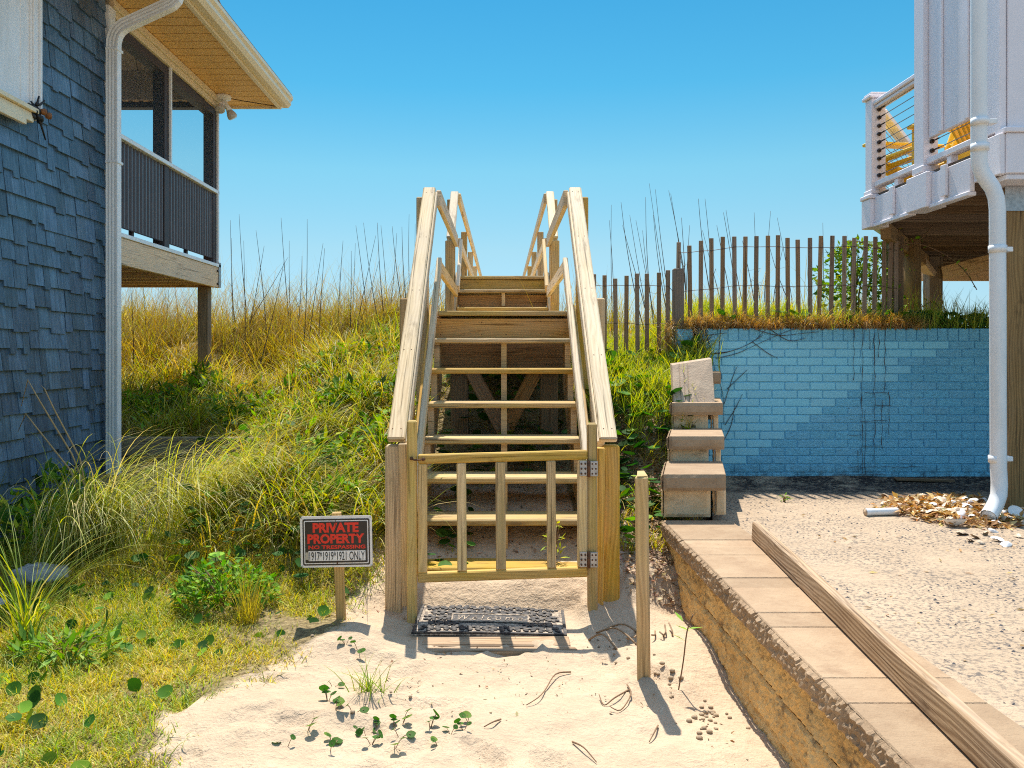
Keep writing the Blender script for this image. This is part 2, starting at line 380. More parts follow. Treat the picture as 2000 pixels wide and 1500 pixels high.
def fast_mesh(me, V, Q, C=None, smooth=False):
    k = Q.shape[1]
    me.vertices.add(len(V)); me.vertices.foreach_set('co', np.ascontiguousarray(V, dtype=np.float32).ravel())
    me.loops.add(Q.size); me.loops.foreach_set('vertex_index', np.ascontiguousarray(Q, dtype=np.int32).ravel())
    me.polygons.add(len(Q)); me.polygons.foreach_set('loop_start', np.arange(0, Q.size, k, dtype=np.int32))
    me.polygons.foreach_set('use_smooth', np.full(len(Q), smooth))
    if C is not None:
        ca = me.color_attributes.new('Col', 'FLOAT_COLOR', 'POINT'); ca.data.foreach_set('color', np.concatenate([C, np.ones((len(C), 1))], 1).astype(np.float32).ravel())
    me.update(calc_edges=True)
def sandmat(name, veg, light, dark, grit):
    t = NT(name); p = t.gpos()
    big = t.noise(p, 1.4, 5, .65); mid = t.noise(p, 9, 5, .7); fine = t.noise(p, 150, 3, .7)
    c = t.mix(t.ramp(t.math('ADD', t.math('MULTIPLY', big, .6), t.math('MULTIPLY', mid, .4)), (.35, 0.0), (.68, 1.0)), dark, light)
    sp = t.ramp(t.noise(p, 75, 2, .5), (.70, 0.0), (.76, .6)); c = t.mix(sp, c, (.22, .14, .08))
    gr = t.ramp(t.noise(p, 60, 3, .6), (.50, 0.0), (.60, .85)); zone = t.ramp(t.noise(p, 2.2, 5, .65), (.36, .2), (.58, 1.0))
    c = t.mix(t.math('MULTIPLY', t.math('MULTIPLY', gr, zone), grit), c, (.09, .085, .085))
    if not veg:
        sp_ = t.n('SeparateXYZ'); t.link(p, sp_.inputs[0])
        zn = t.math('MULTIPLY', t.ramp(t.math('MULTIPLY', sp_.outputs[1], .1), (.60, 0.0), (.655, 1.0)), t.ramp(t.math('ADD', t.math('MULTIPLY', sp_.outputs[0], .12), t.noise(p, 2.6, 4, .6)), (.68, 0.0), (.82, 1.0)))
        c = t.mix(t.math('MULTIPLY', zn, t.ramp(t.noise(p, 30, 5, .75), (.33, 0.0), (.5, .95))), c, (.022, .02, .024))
    pit = t.noise(p, 26, 4, .7)
    h = t.math('ADD', t.math('MULTIPLY', mid, 1.3), t.math('ADD', t.math('MULTIPLY', fine, .12), t.math('MULTIPLY', pit, .55)))
    if veg:
        v = t.col(); k = t.noise(p, 38, 5, .75)
        lit = t.ramp(k, (.34, (.035, .025, .012)), (.5, (.20, .15, .06)), (.7, (.46, .37, .19)))
        m = t.ramp(t.math('ADD', v, t.math('MULTIPLY', t.math('SUBTRACT', t.noise(p, 7, 4, .7), .5), 1.1)), (.45, 0.0), (.70, .85))
        c = t.mix(m, c, lit); h = t.math('ADD', h, t.math('MULTIPLY', k, m))
    t.bump(h, .75, .025)
    return t.done(c, .95, .1)
M['sand'] = sandmat('dune sand', True, (.61, .47, .325), (.44, .33, .225), .12)
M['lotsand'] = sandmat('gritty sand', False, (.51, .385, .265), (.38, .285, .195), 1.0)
g = grid_mesh('ground', XX, YY, ZZ, M['sand'], VG); tag(g, 'pale sand path and dune slope around the wooden stairs', 'ground', kind='structure')
def lot_z(x, y): return .375 - .012 * max(0, y - 1.0) + .012 * fbm(x * 1.3, y * 1.3, 9, 3) + (.035 * math.exp(-((7.1 - y) / .12) ** 2) if y > 6.6 else 0)
ls = axis((0, 3.2, .05), (3.2, 8, .3), (8, 40, 4)); ly = axis((-30, -4, 4), (-4, 2, .3), (2, 7.15, .05))
LX, LY = np.meshgrid(ls, ly); LX = LX + (xb(LY) + .08)
LZ = np.array([[lot_z(float(a), float(b)) for a, b in zip(r1, r2)] for r1, r2 in zip(LX, LY)])
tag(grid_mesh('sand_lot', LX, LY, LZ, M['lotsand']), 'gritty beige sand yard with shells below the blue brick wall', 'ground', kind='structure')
def seam(m):
    m.add([(-3000, 28, -1.25), (3000, 28, -1.25), (3000, 4000, -1.25), (-3000, 4000, -1.25)], [[0, 1, 2, 3]])
tt = NT('sea water'); tt.bump(tt.noise(tt.gpos(), .6, 5, .6), .4, .2)
tag(one('sea', tt.done((.03, .09, .11), .12, .5), seam), 'sea beyond the dune', 'sea', kind='structure')
def farg(m):
    m.add([(-3000, -3000, -.4), (3000, -3000, -.4), (3000, 28, -.4), (-3000, 28, -.4)], [[0, 1, 2, 3]])
tag(one('terrain', M['lotsand'], farg), 'flat sandy land around the houses', 'terrain', kind='structure')
# ---------------------------------------------------------------- house with dark shingles, left
XL = -3.43
t = NT('shingle'); p = t.gpos(); st = t.noise(t.mapping(p, (40, 40, 1.6)), 1.0, 4, .7); bl = t.noise(p, 5, 4, .6)
c = t.mix(t.ramp(t.math('ADD', t.math('MULTIPLY', st, .7), t.math('MULTIPLY', bl, .3)), (.35, 0.0), (.68, 1.0)), (.040, .073, .112), (.13, .22, .32))
c = t.mix(1.0, c, t.col(), 'MULTIPLY'); t.bump(st, .5, .006); M['shingle'] = t.done(c, .45, .5)
H1 = thing('shingled_house', (XL, 7.5, 0), 'house wall of dark grey blue shingles with a screened porch and white downspout', 'house')
def shingles(m):
    m.add([(XL - .02, -2, -.3), (XL - .02, 7.44, -.3), (XL - .02, 7.44, 4.7), (XL - .02, -2, 4.7)], [[0, 1, 2, 3]], None, (.5, .5, .5))
    m.add([(XL - .02, 7.50, -.3), (XL - .02, 7.50, 4.7), (-9, 7.50, 4.7), (-9, 7.50, -.3)], [[0, 1, 2, 3]], None, (.5, .5, .5))
    m.add([(-9, 7.50, -.3), (-9, 7.50, 4.7), (-9, -2, 4.7), (-9, -2, -.3)], [[0, 1, 2, 3]], None, (.5, .5, .5))
    m.add([(XL - .02, -2, -.3), (XL - .02, -2, 4.7), (-9, -2, 4.7), (-9, -2, -.3)], [[0, 1, 2, 3]], None, (.5, .5, .5))
    E = .157; r = 0; z = -.32
    while z < 4.55:
        y = 2.4 - random.random() * .2
        while y < 7.43:
            wd = random.choice([.085, .11, .13, .15, .17, .2, .22]); y1 = min(y + wd, 7.43)
            if y1 - y > .02 and not (y < 6.28 and z > 3.05 and y1 < 6.31):
                dz = random.choice([0, 0, 0, .022, .022, .04]); k = random.uniform(.62, 1.28); tint = (k * random.uniform(.95, 1.05), k, k * random.uniform(.96, 1.06))
                z0 = z - dz; z1 = z + E + .01; o = .024 + random.uniform(-.004, .003); g = .0026
                vs = [(XL + o, y + g, z0), (XL + o, y1 - g, z0), (XL + o - .020, y1 - g, z1), (XL + o - .020, y + g, z1),
                      (XL - .01, y + g, z0), (XL - .01, y1 - g, z0), (XL - .01, y1 - g, z1), (XL - .01, y + g, z1)]
                m.add(vs, [[0, 1, 2, 3], [4, 5, 1, 0], [5, 6, 2, 1], [7, 4, 0, 3], [6, 7, 3, 2]], None, tint)
            y = y1
        z += E
one('wall', M['shingle'], shingles, H1)
one('corner_board', M['white'], lambda m: (m.bx(XL - .03, XL + .045, 7.43, 7.56, -.2, 4.44, .006)), H1)
# window at the near end: casing, frame, sill
wnd = one('window', M['white'], lambda m: (m.bx(XL + .0, XL + .055, 6.16, 6.30, 3.10, 4.6, .006), m.bx(XL + .054, XL + .068, 6.175, 6.20, 3.10, 4.6, .003), m.bx(XL + .054, XL + .072, 6.26, 6.285, 3.10, 4.6, .003)), H1)
one('casing', M['white'], lambda m: m.bx(XL + .0, XL + .05, 4.9, 5.04, 3.10, 4.6, .006), wnd)
one('frame', M['white'], lambda m: (m.bx(XL + .012, XL + .04, 6.05, 6.16, 3.16, 4.6, .004), m.bx(XL + .012, XL + .035, 5.75, 6.052, 3.16, 4.6, .004)), wnd)
one('frame', M['white'], lambda m: m.bx(XL + .012, XL + .04, 5.04, 5.12, 3.16, 4.6, .004), wnd)
one('pane', M['glass'], lambda m: m.bx(XL - .004, XL + .006, 5.12, 5.98, 3.16, 4.6, .001), wnd)
one('sill', M['creamtrim'], lambda m: (m.bx(XL + .0, XL + .11, 4.86, 6.17, 3.115, 3.15, .004), m.bx(XL + .0, XL + .085, 4.86, 6.14, 3.045, 3.113, .004), m.bx(XL + .07, XL + .10, 4.86, 6.02, 3.0, 3.043, .003)), wnd)
# porch floor and its frame
one('deck_beam', M['beam'], lambda m: m.bx(XL - .045, XL, 7.58, 10.56, 2.185, 2.435, .004), H1)
one('deck_edge_trim', M['white'], lambda m: (m.bx(XL - .06, XL + .012, 7.58, 10.57, 2.438, 2.478, .003)), H1)
for k in range(7):
    yy = 7.75 + k * .405
    one('joist', M['beam'], lambda m: m.bx(-7.0, XL - .05, yy, yy + .04, 2.20, 2.40, .003), H1)
one('rim_joist', M['beam'], lambda m: m.bx(-7.0, XL - .048, 10.5, 10.545, 2.19, 2.435, .003), H1)
one('porch_floor', M['dkwood'], lambda m: m.bx(-7.0, XL - .062, 7.55, 10.56, 2.44, 2.47, .003), H1)
one('pile', M['pile'], lambda m: m.bx(-3.645, -3.515, 10.38, 10.51, .3, 2.19, .006), H1)
one('pile', M['pile'], lambda m: m.bx(-6.6, -6.47, 10.38, 10.51, .3, 2.19, .006), H1)
def plate(m):
    m.bx(XL + .002, XL + .012, 10.50, 10.58, 2.19, 2.50, .002)
one('corner_bracket', M['steel'], plate, H1)
for z in (2.23, 2.39): one('bolt', M['bronze'], lambda m: m.tube([(XL, 10.46, z), (XL + .018, 10.46, z)], .014, 8), H1)
# corrugated guard panel
def corr(m):
    n = 250; L = 10.5 - 7.58
    def fn(u, v):
        ph = u * L / .082 * 2 * math.pi; s = max(-.6, min(.6, math.sin(ph))) / .6
        return (XL - .052 + .016 * s, 7.58 + u * L, 2.545 + v * .80)
    m.grid(fn, n * 2, 1, None, False)
one('corrugated_panel', M['panel'], corr, H1)
for z0, z1 in ((2.56, 2.62), (3.26, 3.34)): one('panel_rail', M['dark'], lambda m: m.bx(XL - .12, XL - .085, 7.58, 10.4, z0, z1, .003), H1)
for yy in (8.2, 9.1, 9.65): one('panel_foot', M['dark'], lambda m: m.bx(XL - .12, XL - .085, yy, yy + .05, 2.48, 2.56, .003), H1)
one('guard_rail', M['white'], lambda m: m.bx(XL - .075, XL + .004, 7.58, 10.545, 3.348, 3.392, .004), H1)
for yy in (8.86, 10.40):
    one('porch_post', M['dark'], lambda m: m.bx(XL - .15, XL - .025, yy, yy + .125, 2.48, 4.40, .004), H1)
    one('screen_strip', M['white'], lambda m: m.bx(XL - .022, XL + .004, yy + .10, yy + .135, 2.48 if yy > 10 else 3.395, 4.43, .002), H1)
for xx in (-5.2, -6.9): one('porch_post', M['dark'], lambda m: m.bx(xx, xx + .125, 10.40, 10.525, 2.48, 4.40, .004), H1)
one('header_beam', M['dark'], lambda m: m.bx(XL - .15, XL - .026, 7.56, 10.53, 4.31, 4.40, .004), H1)
one('header_beam', M['dark'], lambda m: m.bx(-7, XL - .152, 10.41, 10.53, 4.40, 4.475, .004), H1)
one('header_trim', M['creamtrim'], lambda m: (m.bx(XL - .024, XL + .01, 7.57, 10.56, 4.40, 4.47, .004), m.bx(XL - .024, XL + .03, 7.57, 10.58, 4.472, 4.545, .004)), H1)
def frieze(m): m.bx(-7, XL - .155, 10.36, 10.405, 4.48, 4.85, .003)
one('frieze', M['ceil'], frieze, H1)
def pceil(m):   # sloping boarded ceiling
    n = 16
    for i in range(n):
        x0 = -7.2 + i * .235; x1 = x0 + .226
        m.add([(x0, 10.40, 4.83), (x1, 10.40, 4.83), (x1 + .9, 7.5, 5.75), (x0 + .9, 7.5, 5.75)], [[0, 1, 2, 3]])
    m.add([(-9, 10.42, 4.845), (-3, 10.42, 4.845), (-3, 7.45, 5.79), (-9, 7.45, 5.79)], [[0, 1, 2, 3]])
one('porch_ceiling', M['ceil'], pceil, H1)
# roof edge
ZS = 4.552
def soff(m):
    y = -1.0
    while y < 10.8:
        m.board((XL - .01, y + .044, ZS + .006), (-2.79, y + .044, ZS + .006), .084, .012, (0, .10, 1), .002)
        m.board((XL - .01, y + .132, ZS + .006), (-2.79, y + .132, ZS + .006), .076, .012, (0, .10, 1), .002); y += .205
    for i in range(30):
        a = -7.2 + i * .125
        m.board((a + .05, 10.60, ZS + .006), (a + .05, 10.86, ZS + .006), .074, .012, (.10, 0, 1), .002)
one('soffit', M['cream'], soff, H1)
def sback(m):
    m.add([(-8, -1, ZS + .03), (-2.78, -1, ZS + .03), (-2.78, 7.5, ZS + .03), (-8, 7.5, ZS + .03)], [[0, 1, 2, 3]])
    m.add([(XL - .02, 7.5, ZS + .031), (-2.78, 7.5, ZS + .031), (-2.78, 10.9, ZS + .031), (XL - .02, 10.9, ZS + .031)], [[0, 1, 2, 3]])
one('soffit_shade_backing', plain('soffit groove shade', (.22, .13, .05), .7), sback, H1)  # dark brown backing colour stands in for shadow in the soffit grooves
one('fascia', M['creamtrim'], lambda m: m.bx(-2.788, -2.74, -1, 10.90, ZS - .035, ZS + .17, .004), H1)
one('fascia', M['creamtrim'], lambda m: m.bx(-8, -2.79, 10.862, 10.90, ZS - .035, ZS + .17, .004), H1)
def gutter(m):
    prof = [(-2.738, .02), (-2.66, .02), (-2.625, .06), (-2.625, .10), (-2.60, .125), (-2.60, .165), (-2.738, .165)]
    m.prism([(x, -1, ZS - .03 + z) for x, z in prof], (0, 11.93, 0))
one('gutter', M['creamtrim'], gutter, H1)
def roofm(m):
    a = [(-2.62, -1, 4.72), (-2.62, 10.95, 4.72), (-10.2, 10.95, 4.72), (-10.2, -1, 4.72), (-6.4, 3, 6.7), (-6.4, 7.2, 6.7)]
    m.add(a, [[0, 1, 5, 4], [1, 2, 5], [2, 3, 4, 5], [3, 0, 4]])
one('roof', M['roof'], roofm, H1)
def ribbed(m, pts, wx=.05, wy=.04):
    # rectangular downspout with shallow ribs swept along pts
    prof = []
    for (a, b, n) in (((-1, -1), (1, -1), 7), ((1, -1), (1, 1), 5), ((1, 1), (-1, 1), 7), ((-1, 1), (-1, -1), 5)):
        for i in range(n):
            u = i / n; q = 1 - (.10 if i % 2 and 0 < i < n else 0)
            x = a[0] + (b[0] - a[0]) * u; y = a[1] + (b[1] - a[1]) * u
            if abs(a[0] - b[0]) > 0: y *= q
            else: x *= q
            prof.append((x * wx, y * wy))
    n = len(prof); vs = []; fs = []
    for i, p in enumerate(pts):
        p = Vector(p); t = (Vector(pts[min(i + 1, len(pts) - 1)]) - Vector(pts[max(0, i - 1)])).normalized()
        ax = Vector((0, 1, 0)); sx = ax.cross(t).normalized()
        for (x, y) in prof: vs.append(p + sx * x + ax * y)
    for i in range(len(pts) - 1):
        for k in range(n): fs.append([i * n + k, i * n + (k + 1) % n, (i + 1) * n + (k + 1) % n, (i + 1) * n + k])
    m.add(vs, fs)
ys = 7.36
path = [(-3.315, ys, .02), (-3.315, ys, 4.0), (-3.312, ys, 4.08), (-3.297, ys, 4.14), (-3.265, ys, 4.19), (-3.22, ys, 4.225), (-2.86, ys, 4.39), (-2.81, ys, 4.415), (-2.775, ys, 4.45), (-2.76, ys, 4.50), (-2.755, ys, 4.60)]
t = NT('insect screen'); t.done((.10, .16, .19), .6, .3); tr = t.n('BsdfTransparent'); mx = t.n('MixShader'); mx.inputs[0].default_value = .07
t.t.links.new(tr.outputs[0], mx.inputs[1]); t.t.links.new(t.b.outputs[0], mx.inputs[2]); t.t.links.new(mx.outputs[0], t.out.inputs['Surface']); M['screen'] = t.m
for y0, y1 in ((7.58, 8.86), (8.995, 10.40)): one('insect_screen', M['screen'], lambda m: m.bx(XL - .034, XL - .033, y0, y1, 3.393, 4.309, .0001), H1)
dsp = one('downspout', M['white'], lambda m: ribbed(m, path), H1)
for z in (3.02, 4.0): one('bracket', M['white'], lambda m: m.bx(-3.37, -3.26, ys - .045, ys + .07, z, z + .025, .003), dsp)
# flood light under the eave
fl = thing('flood_light', (-3.34, 10.42, 4.55), 'round white flood light with two bulbs under the porch eave', 'light')
one('base', M['white'], lambda m: m.tube([(-3.34, 10.42, 4.548), (-3.34, 10.42, 4.53), (-3.34, 10.42, 4.50), (-3.34, 10.42, 4.49)], [.095, .1, .085, .03], 20), fl)
for dx, dy, dz in ((.0, -.11, -.13), (.09, .03, -.17)):
    b = one('lamp_holder', M['white'], lambda m: m.tube([(-3.34, 10.42, 4.49), (-3.34 + dx * .5, 10.42 + dy * .5, 4.49 + dz * .45), (-3.34 + dx * .75, 10.42 + dy * .75, 4.49 + dz * .7)], [.022, .03, .04], 12), fl)
    one('bulb', M['bulb'], lambda m: m.tube([(-3.34 + dx * q, 10.42 + dy * q, 4.49 + dz * q) for q in (.75, .95, 1.15, 1.25)], [.038, .055, .062, .05], 14), b)
one('cable', M['bronze'], lambda m: m.tube([(-3.30, 10.42, 4.52), (-3.1, 10.55, 4.515), (-2.8, 10.8, 4.53)], .006, 5), fl)
# twig bundle at the sill end
tb = thing('twig_bundle', (XL + .09, 6.19, 3.14), 'dark spiky bundle with rusty brown pods on the end of the window sill', 'twigs')
def spikes(m):
    c = Vector((XL + .085, 6.17, 3.16))
    for d in ((0, .04, .10), (.01, .10, .085), (0, -.07, .03), (.01, -.12, .0), (0, .05, -.10), (.0, .13, -.20), (0, .03, -.05), (0, -.04, -.06)):
        e = c + Vector(d); m.tube([c + Vector((random.uniform(-.01, .01), random.uniform(-.03, .03), random.uniform(-.03, .03))), (c + e) / 2, e], [.014, .009, .006], 6)
    for i in range(7): q = c + Vector((random.uniform(-.01, .02), random.uniform(-.06, .05), random.uniform(-.06, .03))); m.tube([q, q + Vector((.0, .025, -.02)), q + Vector((.0, .05, -.03))], [.012, .022, .01], 7)
one('spikes', M['black'], spikes, tb)
for dy, dz in ((.015, -.02), (.085, -.03)):
    one('pod', M['brown'], lambda m: m.tube([(XL + .115, 6.17 + dy, 3.17 + dz), (XL + .12, 6.19 + dy, 3.165 + dz), (XL + .115, 6.225 + dy, 3.155 + dz)], [.012, .028, .012], 9), tb)
# landscape timber holding the slope beside the house
bt = thing('timber_border', (-2.9, 7.66, .4), 'low weathered timber edging on the grassy slope beside the shingled house', 'timber')
one('board', M['timber'], lambda m: m.board((-4.4, 7.66, .53), (-2.02, 7.60, .53), .10, .17, (0, 0, 1), .008), bt)
one('board', M['timber'], lambda m: m.board((-4.4, 7.655, .355), (-2.0, 7.595, .355), .10, .17, (0, 0, 1), .008), bt)
# ---------------------------------------------------------------- wooden stairs over the dune
def S(x, d, z): return (x + .0097 * d, d, z)
ST = thing('wooden_stairs', S(0, 4.5, 0), 'weathered wooden stairs with handrails climbing over the dune', 'stairs')
TD = [4.70 + .265 * i for i in range(8)]; TZ = [.175, .392, .600, .816, 1.034, 1.262, 1.482, 1.70]
for i in range(7):
    one('tread', M['tread'], lambda m: m.board(S(-.518, TD[i] + .14, TZ[i] - .019), S(.518, TD[i] + .14, TZ[i] - .019), .28, .038, (0, 0, 1), .009), ST)
def saw(m, x, w):
    top = [(4.60, .0)]
    zl = -.05
    for i in range(7):
        top += [(TD[i] + .03, zl if i else -.04), (TD[i] + .03, TZ[i] - .039)]; zl = TZ[i] - .039
    top += [(TD[7] + .02, TZ[6] - .039), (TD[7] + .02, 1.66 - .19)]
    low = [(TD[7] + .02, 1.14), (4.83, -.12), (4.60, -.12)]
    pts = top[1:] + low
    m.prism([S(x - w / 2, d, z) for d, z in pts], (w, 0, 0))
for x in (-.49, .012, .49): one('stringer', M['post'], lambda m: saw(m, x, .04), ST)
for s in (-1, 1): one('stringer', M['post'], lambda m: m.board(S(s * .545, 4.50, -.02), S(s * .545, 6.60, 1.70 - .02), .038, .18, (0, 0, 1), .005), ST)
one('riser', M['planktop'], lambda m: m.board(S(-.525, 6.600, 1.562), S(.525, 6.600, 1.562), .03, .157, (0, 0, 1), .003), ST)
one('rim_joist', M['redwood'], lambda m: m.board(S(-.525, 6.64, 1.34), S(.525, 6.64, 1.34), .038, .24, (0, 0, 1), .003), ST)
for k in range(18):
    d = 6.555 + k * .147; one('deck_board', M['tread'], lambda m: m.board(S(-.535 if k else -.5, d + .07, 1.681), S(.535 if k else .5, d + .07, 1.681), .14, .038, (0, 0, 1), .006), ST)
for x in (-.5, 0, .5): one('joist', M['dkwood'], lambda m: m.board(S(x, 6.67, 1.56), S(x, 9.15, 1.56), .038, .2, (0, 0, 1), .003), ST)
T2D = [9.18, 9.45, 9.72]; T2Z = [1.872, 2.085, 2.262]
for d, z in zip(T2D, T2Z): one('tread', M['tread'], lambda m: m.board(S(-.5, d + .14, z - .019), S(.5, d + .14, z - .019), .28, .038, (0, 0, 1), .008), ST)
one('riser', M['tread'], lambda m: m.board(S(-.5, 9.76, 2.155), S(.5, 9.76, 2.155), .03, .13, (0, 0, 1), .003), ST)
one('riser', M['redwood'], lambda m: m.board(S(-.5, 9.60, 1.94), S(.5, 9.60, 1.94), .03, .18, (0, 0, 1), .003), ST)
one('stringer', M['post'], lambda m: m.board(S(.012, 9.50, 1.90), S(.012, 9.50, 2.05), .04, .04, (0, 1, 0), .003), ST)
for s in (-1, 1): one('stringer', M['post'], lambda m: m.board(S(s * .52, 9.05, 1.66), S(s * .52, 9.85, 2.22), .038, .22, (0, 0, 1), .004), ST)
def walk(m):
    d = 10.01
    while d < 20.5: m.board(S(-.52, d + .07, 2.243), S(.52, d + .07, 2.243), .14, .038, (0, 0, 1), .005); d += .147
one('walkway_deck', M['tread'], walk, ST)
for x in (-.5, .5): one('joist', M['dkwood'], lambda m: m.board(S(x, 9.8, 2.12), S(x, 20.4, 2.12), .038, .2, (0, 0, 1), .003), ST)
# piles and cross brace under the landing
for x in (-.34, .372): one('pile', M['pile'], lambda m: m.board(S(x, 6.76, .1), S(x, 6.76, 1.655), .14, .14, (0, 1, 0), .006), ST)
for x in (-.34, .372): one('pile', M['pile'], lambda m: m.board(S(x, 9.02, .6), S(x, 9.02, 1.655), .14, .14, (0, 1, 0), .006), ST)
for d in (11.5, 14, 16.5, 19):
    for x in (-.4, .4): one('pile', M['pile'], lambda m: m.board(S(x, d, -.5), S(x, d, 2.02), .14, .14, (0, 1, 0), .006), ST)
one('brace', M['redwood'], lambda m: m.board(S(-.31, 6.665, 1.36), S(.06, 6.665, .66), .035, .11, (1, 0, .3), .004), ST)
one('brace', M['redwood'], lambda m: m.board(S(.35, 6.705, 1.40), S(-.02, 6.705, .66), .035, .11, (1, 0, -.3), .004), ST)
for s in (-1, 1):
    pst = lambda x, d, z0, z1, wd=.092, mat='post': one('post', M[mat], lambda m: m.board(S(s * x, d, z0), S(s * x, d, z1), wd, wd, (0, 1, 0), .008), ST)
    pst(.572, 4.49, -.25, .884); pst(.632, 5.62, .1, 1.735); pst(.622, 6.60, .5, 2.585)
    pst(.562, 9.03, .7, 2.572); pst(.592, 9.80, .9, 3.15)
    for d in (12.2, 14.6, 17.0, 19.6): pst(.55, d, .3, 3.12, .088)
    one('handrail', M['rail'], lambda m: m.board(S(s * .556, 4.43, .912), S(s * .562, 6.53, 2.640), .094, .038, (0, 0, 1), .008), ST)
    one('rail_support', M['rail'], lambda m: m.board(S(s * .520, 4.47, .872), S(s * .520, 6.55, 2.585), .038, .089, (0, 0, 1), .005), ST)
    one('mid_rail', M['rail'], lambda m: m.board(S(s * .484, 4.48, .42), S(s * .484, 6.52, 2.075), .038, .089, (0, 0, 1), .006), ST)
    one('rail', M['rail'], lambda m: m.board(S(s * .494, 6.56, 2.575), S(s * .494, 9.08, 2.575), .038, .125, (0, 0, 1), .006), ST)
    one('mid_rail', M['rail'], lambda m: m.board(S(s * .494, 6.56, 2.045), S(s * .494, 9.08, 2.025), .038, .1, (0, 0, 1), .006), ST)
    one('handrail', M['rail'], lambda m: m.board(S(s * .55, 9.0, 2.60), S(s * .552, 9.80, 3.235), .09, .038, (0, 0, 1), .008), ST)
    one('mid_rail', M['rail'], lambda m: m.board(S(s * .478, 9.06, 2.06), S(s * .478, 9.80, 2.66), .038, .089, (0, 0, 1), .006), ST)
    one('rail', M['rail'], lambda m: m.board(S(s * .50, 9.82, 3.17), S(s * .50, 20.4, 3.17), .038, .12, (0, 0, 1), .006), ST)
    one('mid_rail', M['rail'], lambda m: m.board(S(s * .50, 9.82, 2.66), S(s * .50, 20.4, 2.66), .038, .1, (0, 0, 1), .006), ST)
def nails(m):
    for i in range(7):
        for x in (-.49, .012, .49):
            for dd in (.05, .22): p = S(x + random.uniform(-.008, .008), TD[i] + dd, TZ[i]); m.tube([p, (p[0], p[1], p[2] + .001)], .0035, 6)
    for s in (-1, 1):
        for k in range(5):
            f = .02 + k * .235 + (random.uniform(-.01, .01) if k else 0)
            for e in (-.022, .022): p = S(s * .558 + e, 4.43 + 2.1 * f, .912 + 1.728 * f + .0245); m.tube([p, (p[0], p[1] - .001, p[2] + .001)], .0034, 6)
    for z in (1.52, 1.61):
        for x in (-.48, -.16, .03, .3, .49): p = S(x, 6.583, z + random.uniform(-.01, .01)); m.tube([p, (p[0], p[1] - .002, p[2])], .0038, 6)
one('nail_heads', M['rust'], nails, ST)
def gp(px, py, D=4.33): return P(px, py, D)
one('gate_post', M['gate'], lambda m: m.board((-.421, 4.34, -.1), (-.421, 4.34, 1.026), .05, .05, (0, 1, 0), .008), ST)
one('gate_post', M['gate'], lambda m: m.board((.506, 4.34, -.1), (.502, 4.34, 1.012), .05, .05, (0, 1, 0), .008), ST)
one('brace', M['post'], lambda m: m.board((-.455, 4.42, .05), (-.475, 4.42, .9), .05, .04, (0, 1, 0), .005), ST)
one('brace', M['post'], lambda m: m.board((.545, 4.40, .06), (.555, 4.40, .88), .045, .04, (0, 1, 0), .005), ST)
# ---------------------------------------------------------------- gate
GT = thing('gate', (.48, 4.33, .2), 'low wooden picket gate closed across the foot of the stairs', 'gate')
yg = 4.33
GX0, GX1 = -.390, .478
one('top_rail', M['gate'], lambda m: m.board((GX0, yg, .828), (GX1 + .0, yg, .851), .04, .047, (0, 0, 1), .006), GT)
one('bottom_rail', M['gate'], lambda m: m.board((GX0, yg, .222), (GX1, yg, .252), .04, .05, (0, 0, 1), .006), GT)
one('stile', M['gate'], lambda m: m.board((-.366, yg, .247), (-.366, yg, .804), .046, .04, (0, 1, 0), .006), GT)
one('stile', M['gate'], lambda m: m.board((.452, yg, .277), (.452, yg, .826), .05, .04, (0, 1, 0), .006), GT)
for a, b in ((-.188, -.140), (.010, .061), (.272, .318)):
    xm = (a + b) / 2; f = (xm - GX0) / (GX1 - GX0)
    one('picket', M['gate'], lambda m: m.board((xm, yg, .2475 + .03 * f), (xm - .004, yg, .804 + .023 * f), b - a, .036, (0, 1, 0), .006), GT)
for z in (.782, .318):
    h = one('hinge', M['steel'], lambda m: (m.bx(.436, .474, yg - .026, yg - .021, z - .038, z + .038, .001), m.bx(.490, .528, yg - .032, yg - .026, z - .038, z + .038, .001)), GT)
    one('pin', M['rust'], lambda m: m.tube([(.482, yg - .03, z - .042), (.482, yg - .03, z + .042)], .008, 10), h)
    one('screw', M['rust'], lambda m: [m.tube([(x, yg - .033, z + dz), (x, yg - .025, z + dz)], .005, 8) for x in (.445, .465, .50, .518) for dz in (-.025, .0, .025)], h)
one('latch_hook', M['rust'], lambda m: (m.tube([(-.418, yg - .032, .832), (-.405, yg - .04, .828), (-.38, yg - .038, .828), (-.362, yg - .03, .830)], .0045, 8), m.tube([(-.421, yg - .02, .834), (-.421, yg - .034, .834)], .009, 10), m.tube([(-.36, yg - .02, .83), (-.36, yg - .034, .83)], .009, 10)), GT)
# ---------------------------------------------------------------- sign
def textmesh(body, wd, ht, bold=0.0, shear=0.0, name='lettering', ext=.0006):
    cu = bpy.data.curves.new('t', 'FONT'); cu.body = body; cu.align_x = 'LEFT'; cu.offset = bold; cu.shear = shear; cu.extrude = ext; cu.resolution_u = 3
    ob = bpy.data.objects.new('t', cu); COL.objects.link(ob); bpy.context.view_layer.update()
    me = bpy.data.meshes.new_from_object(ob.evaluated_get(bpy.context.evaluated_depsgraph_get())); bpy.data.objects.remove(ob); bpy.data.curves.remove(cu)
    v = np.zeros(len(me.vertices) * 3); me.vertices.foreach_get('co', v); v = v.reshape(-1, 3)
    lo, hi = v.min(0), v.max(0); v[:, 0] = (v[:, 0] - lo[0]) / (hi[0] - lo[0]) * wd; v[:, 1] = (v[:, 1] - lo[1]) / (hi[1] - lo[1]) * ht
    return v, [list(p.vertices) for p in me.polygons]
SC = P(657.5, 1057, 4.2); SN = thing('warning_sign', (SC.x, 4.22, .03), 'black and red private property sign on a short wooden stake', 'sign')
AW, AH = .356, .254; tl = R(1.0)
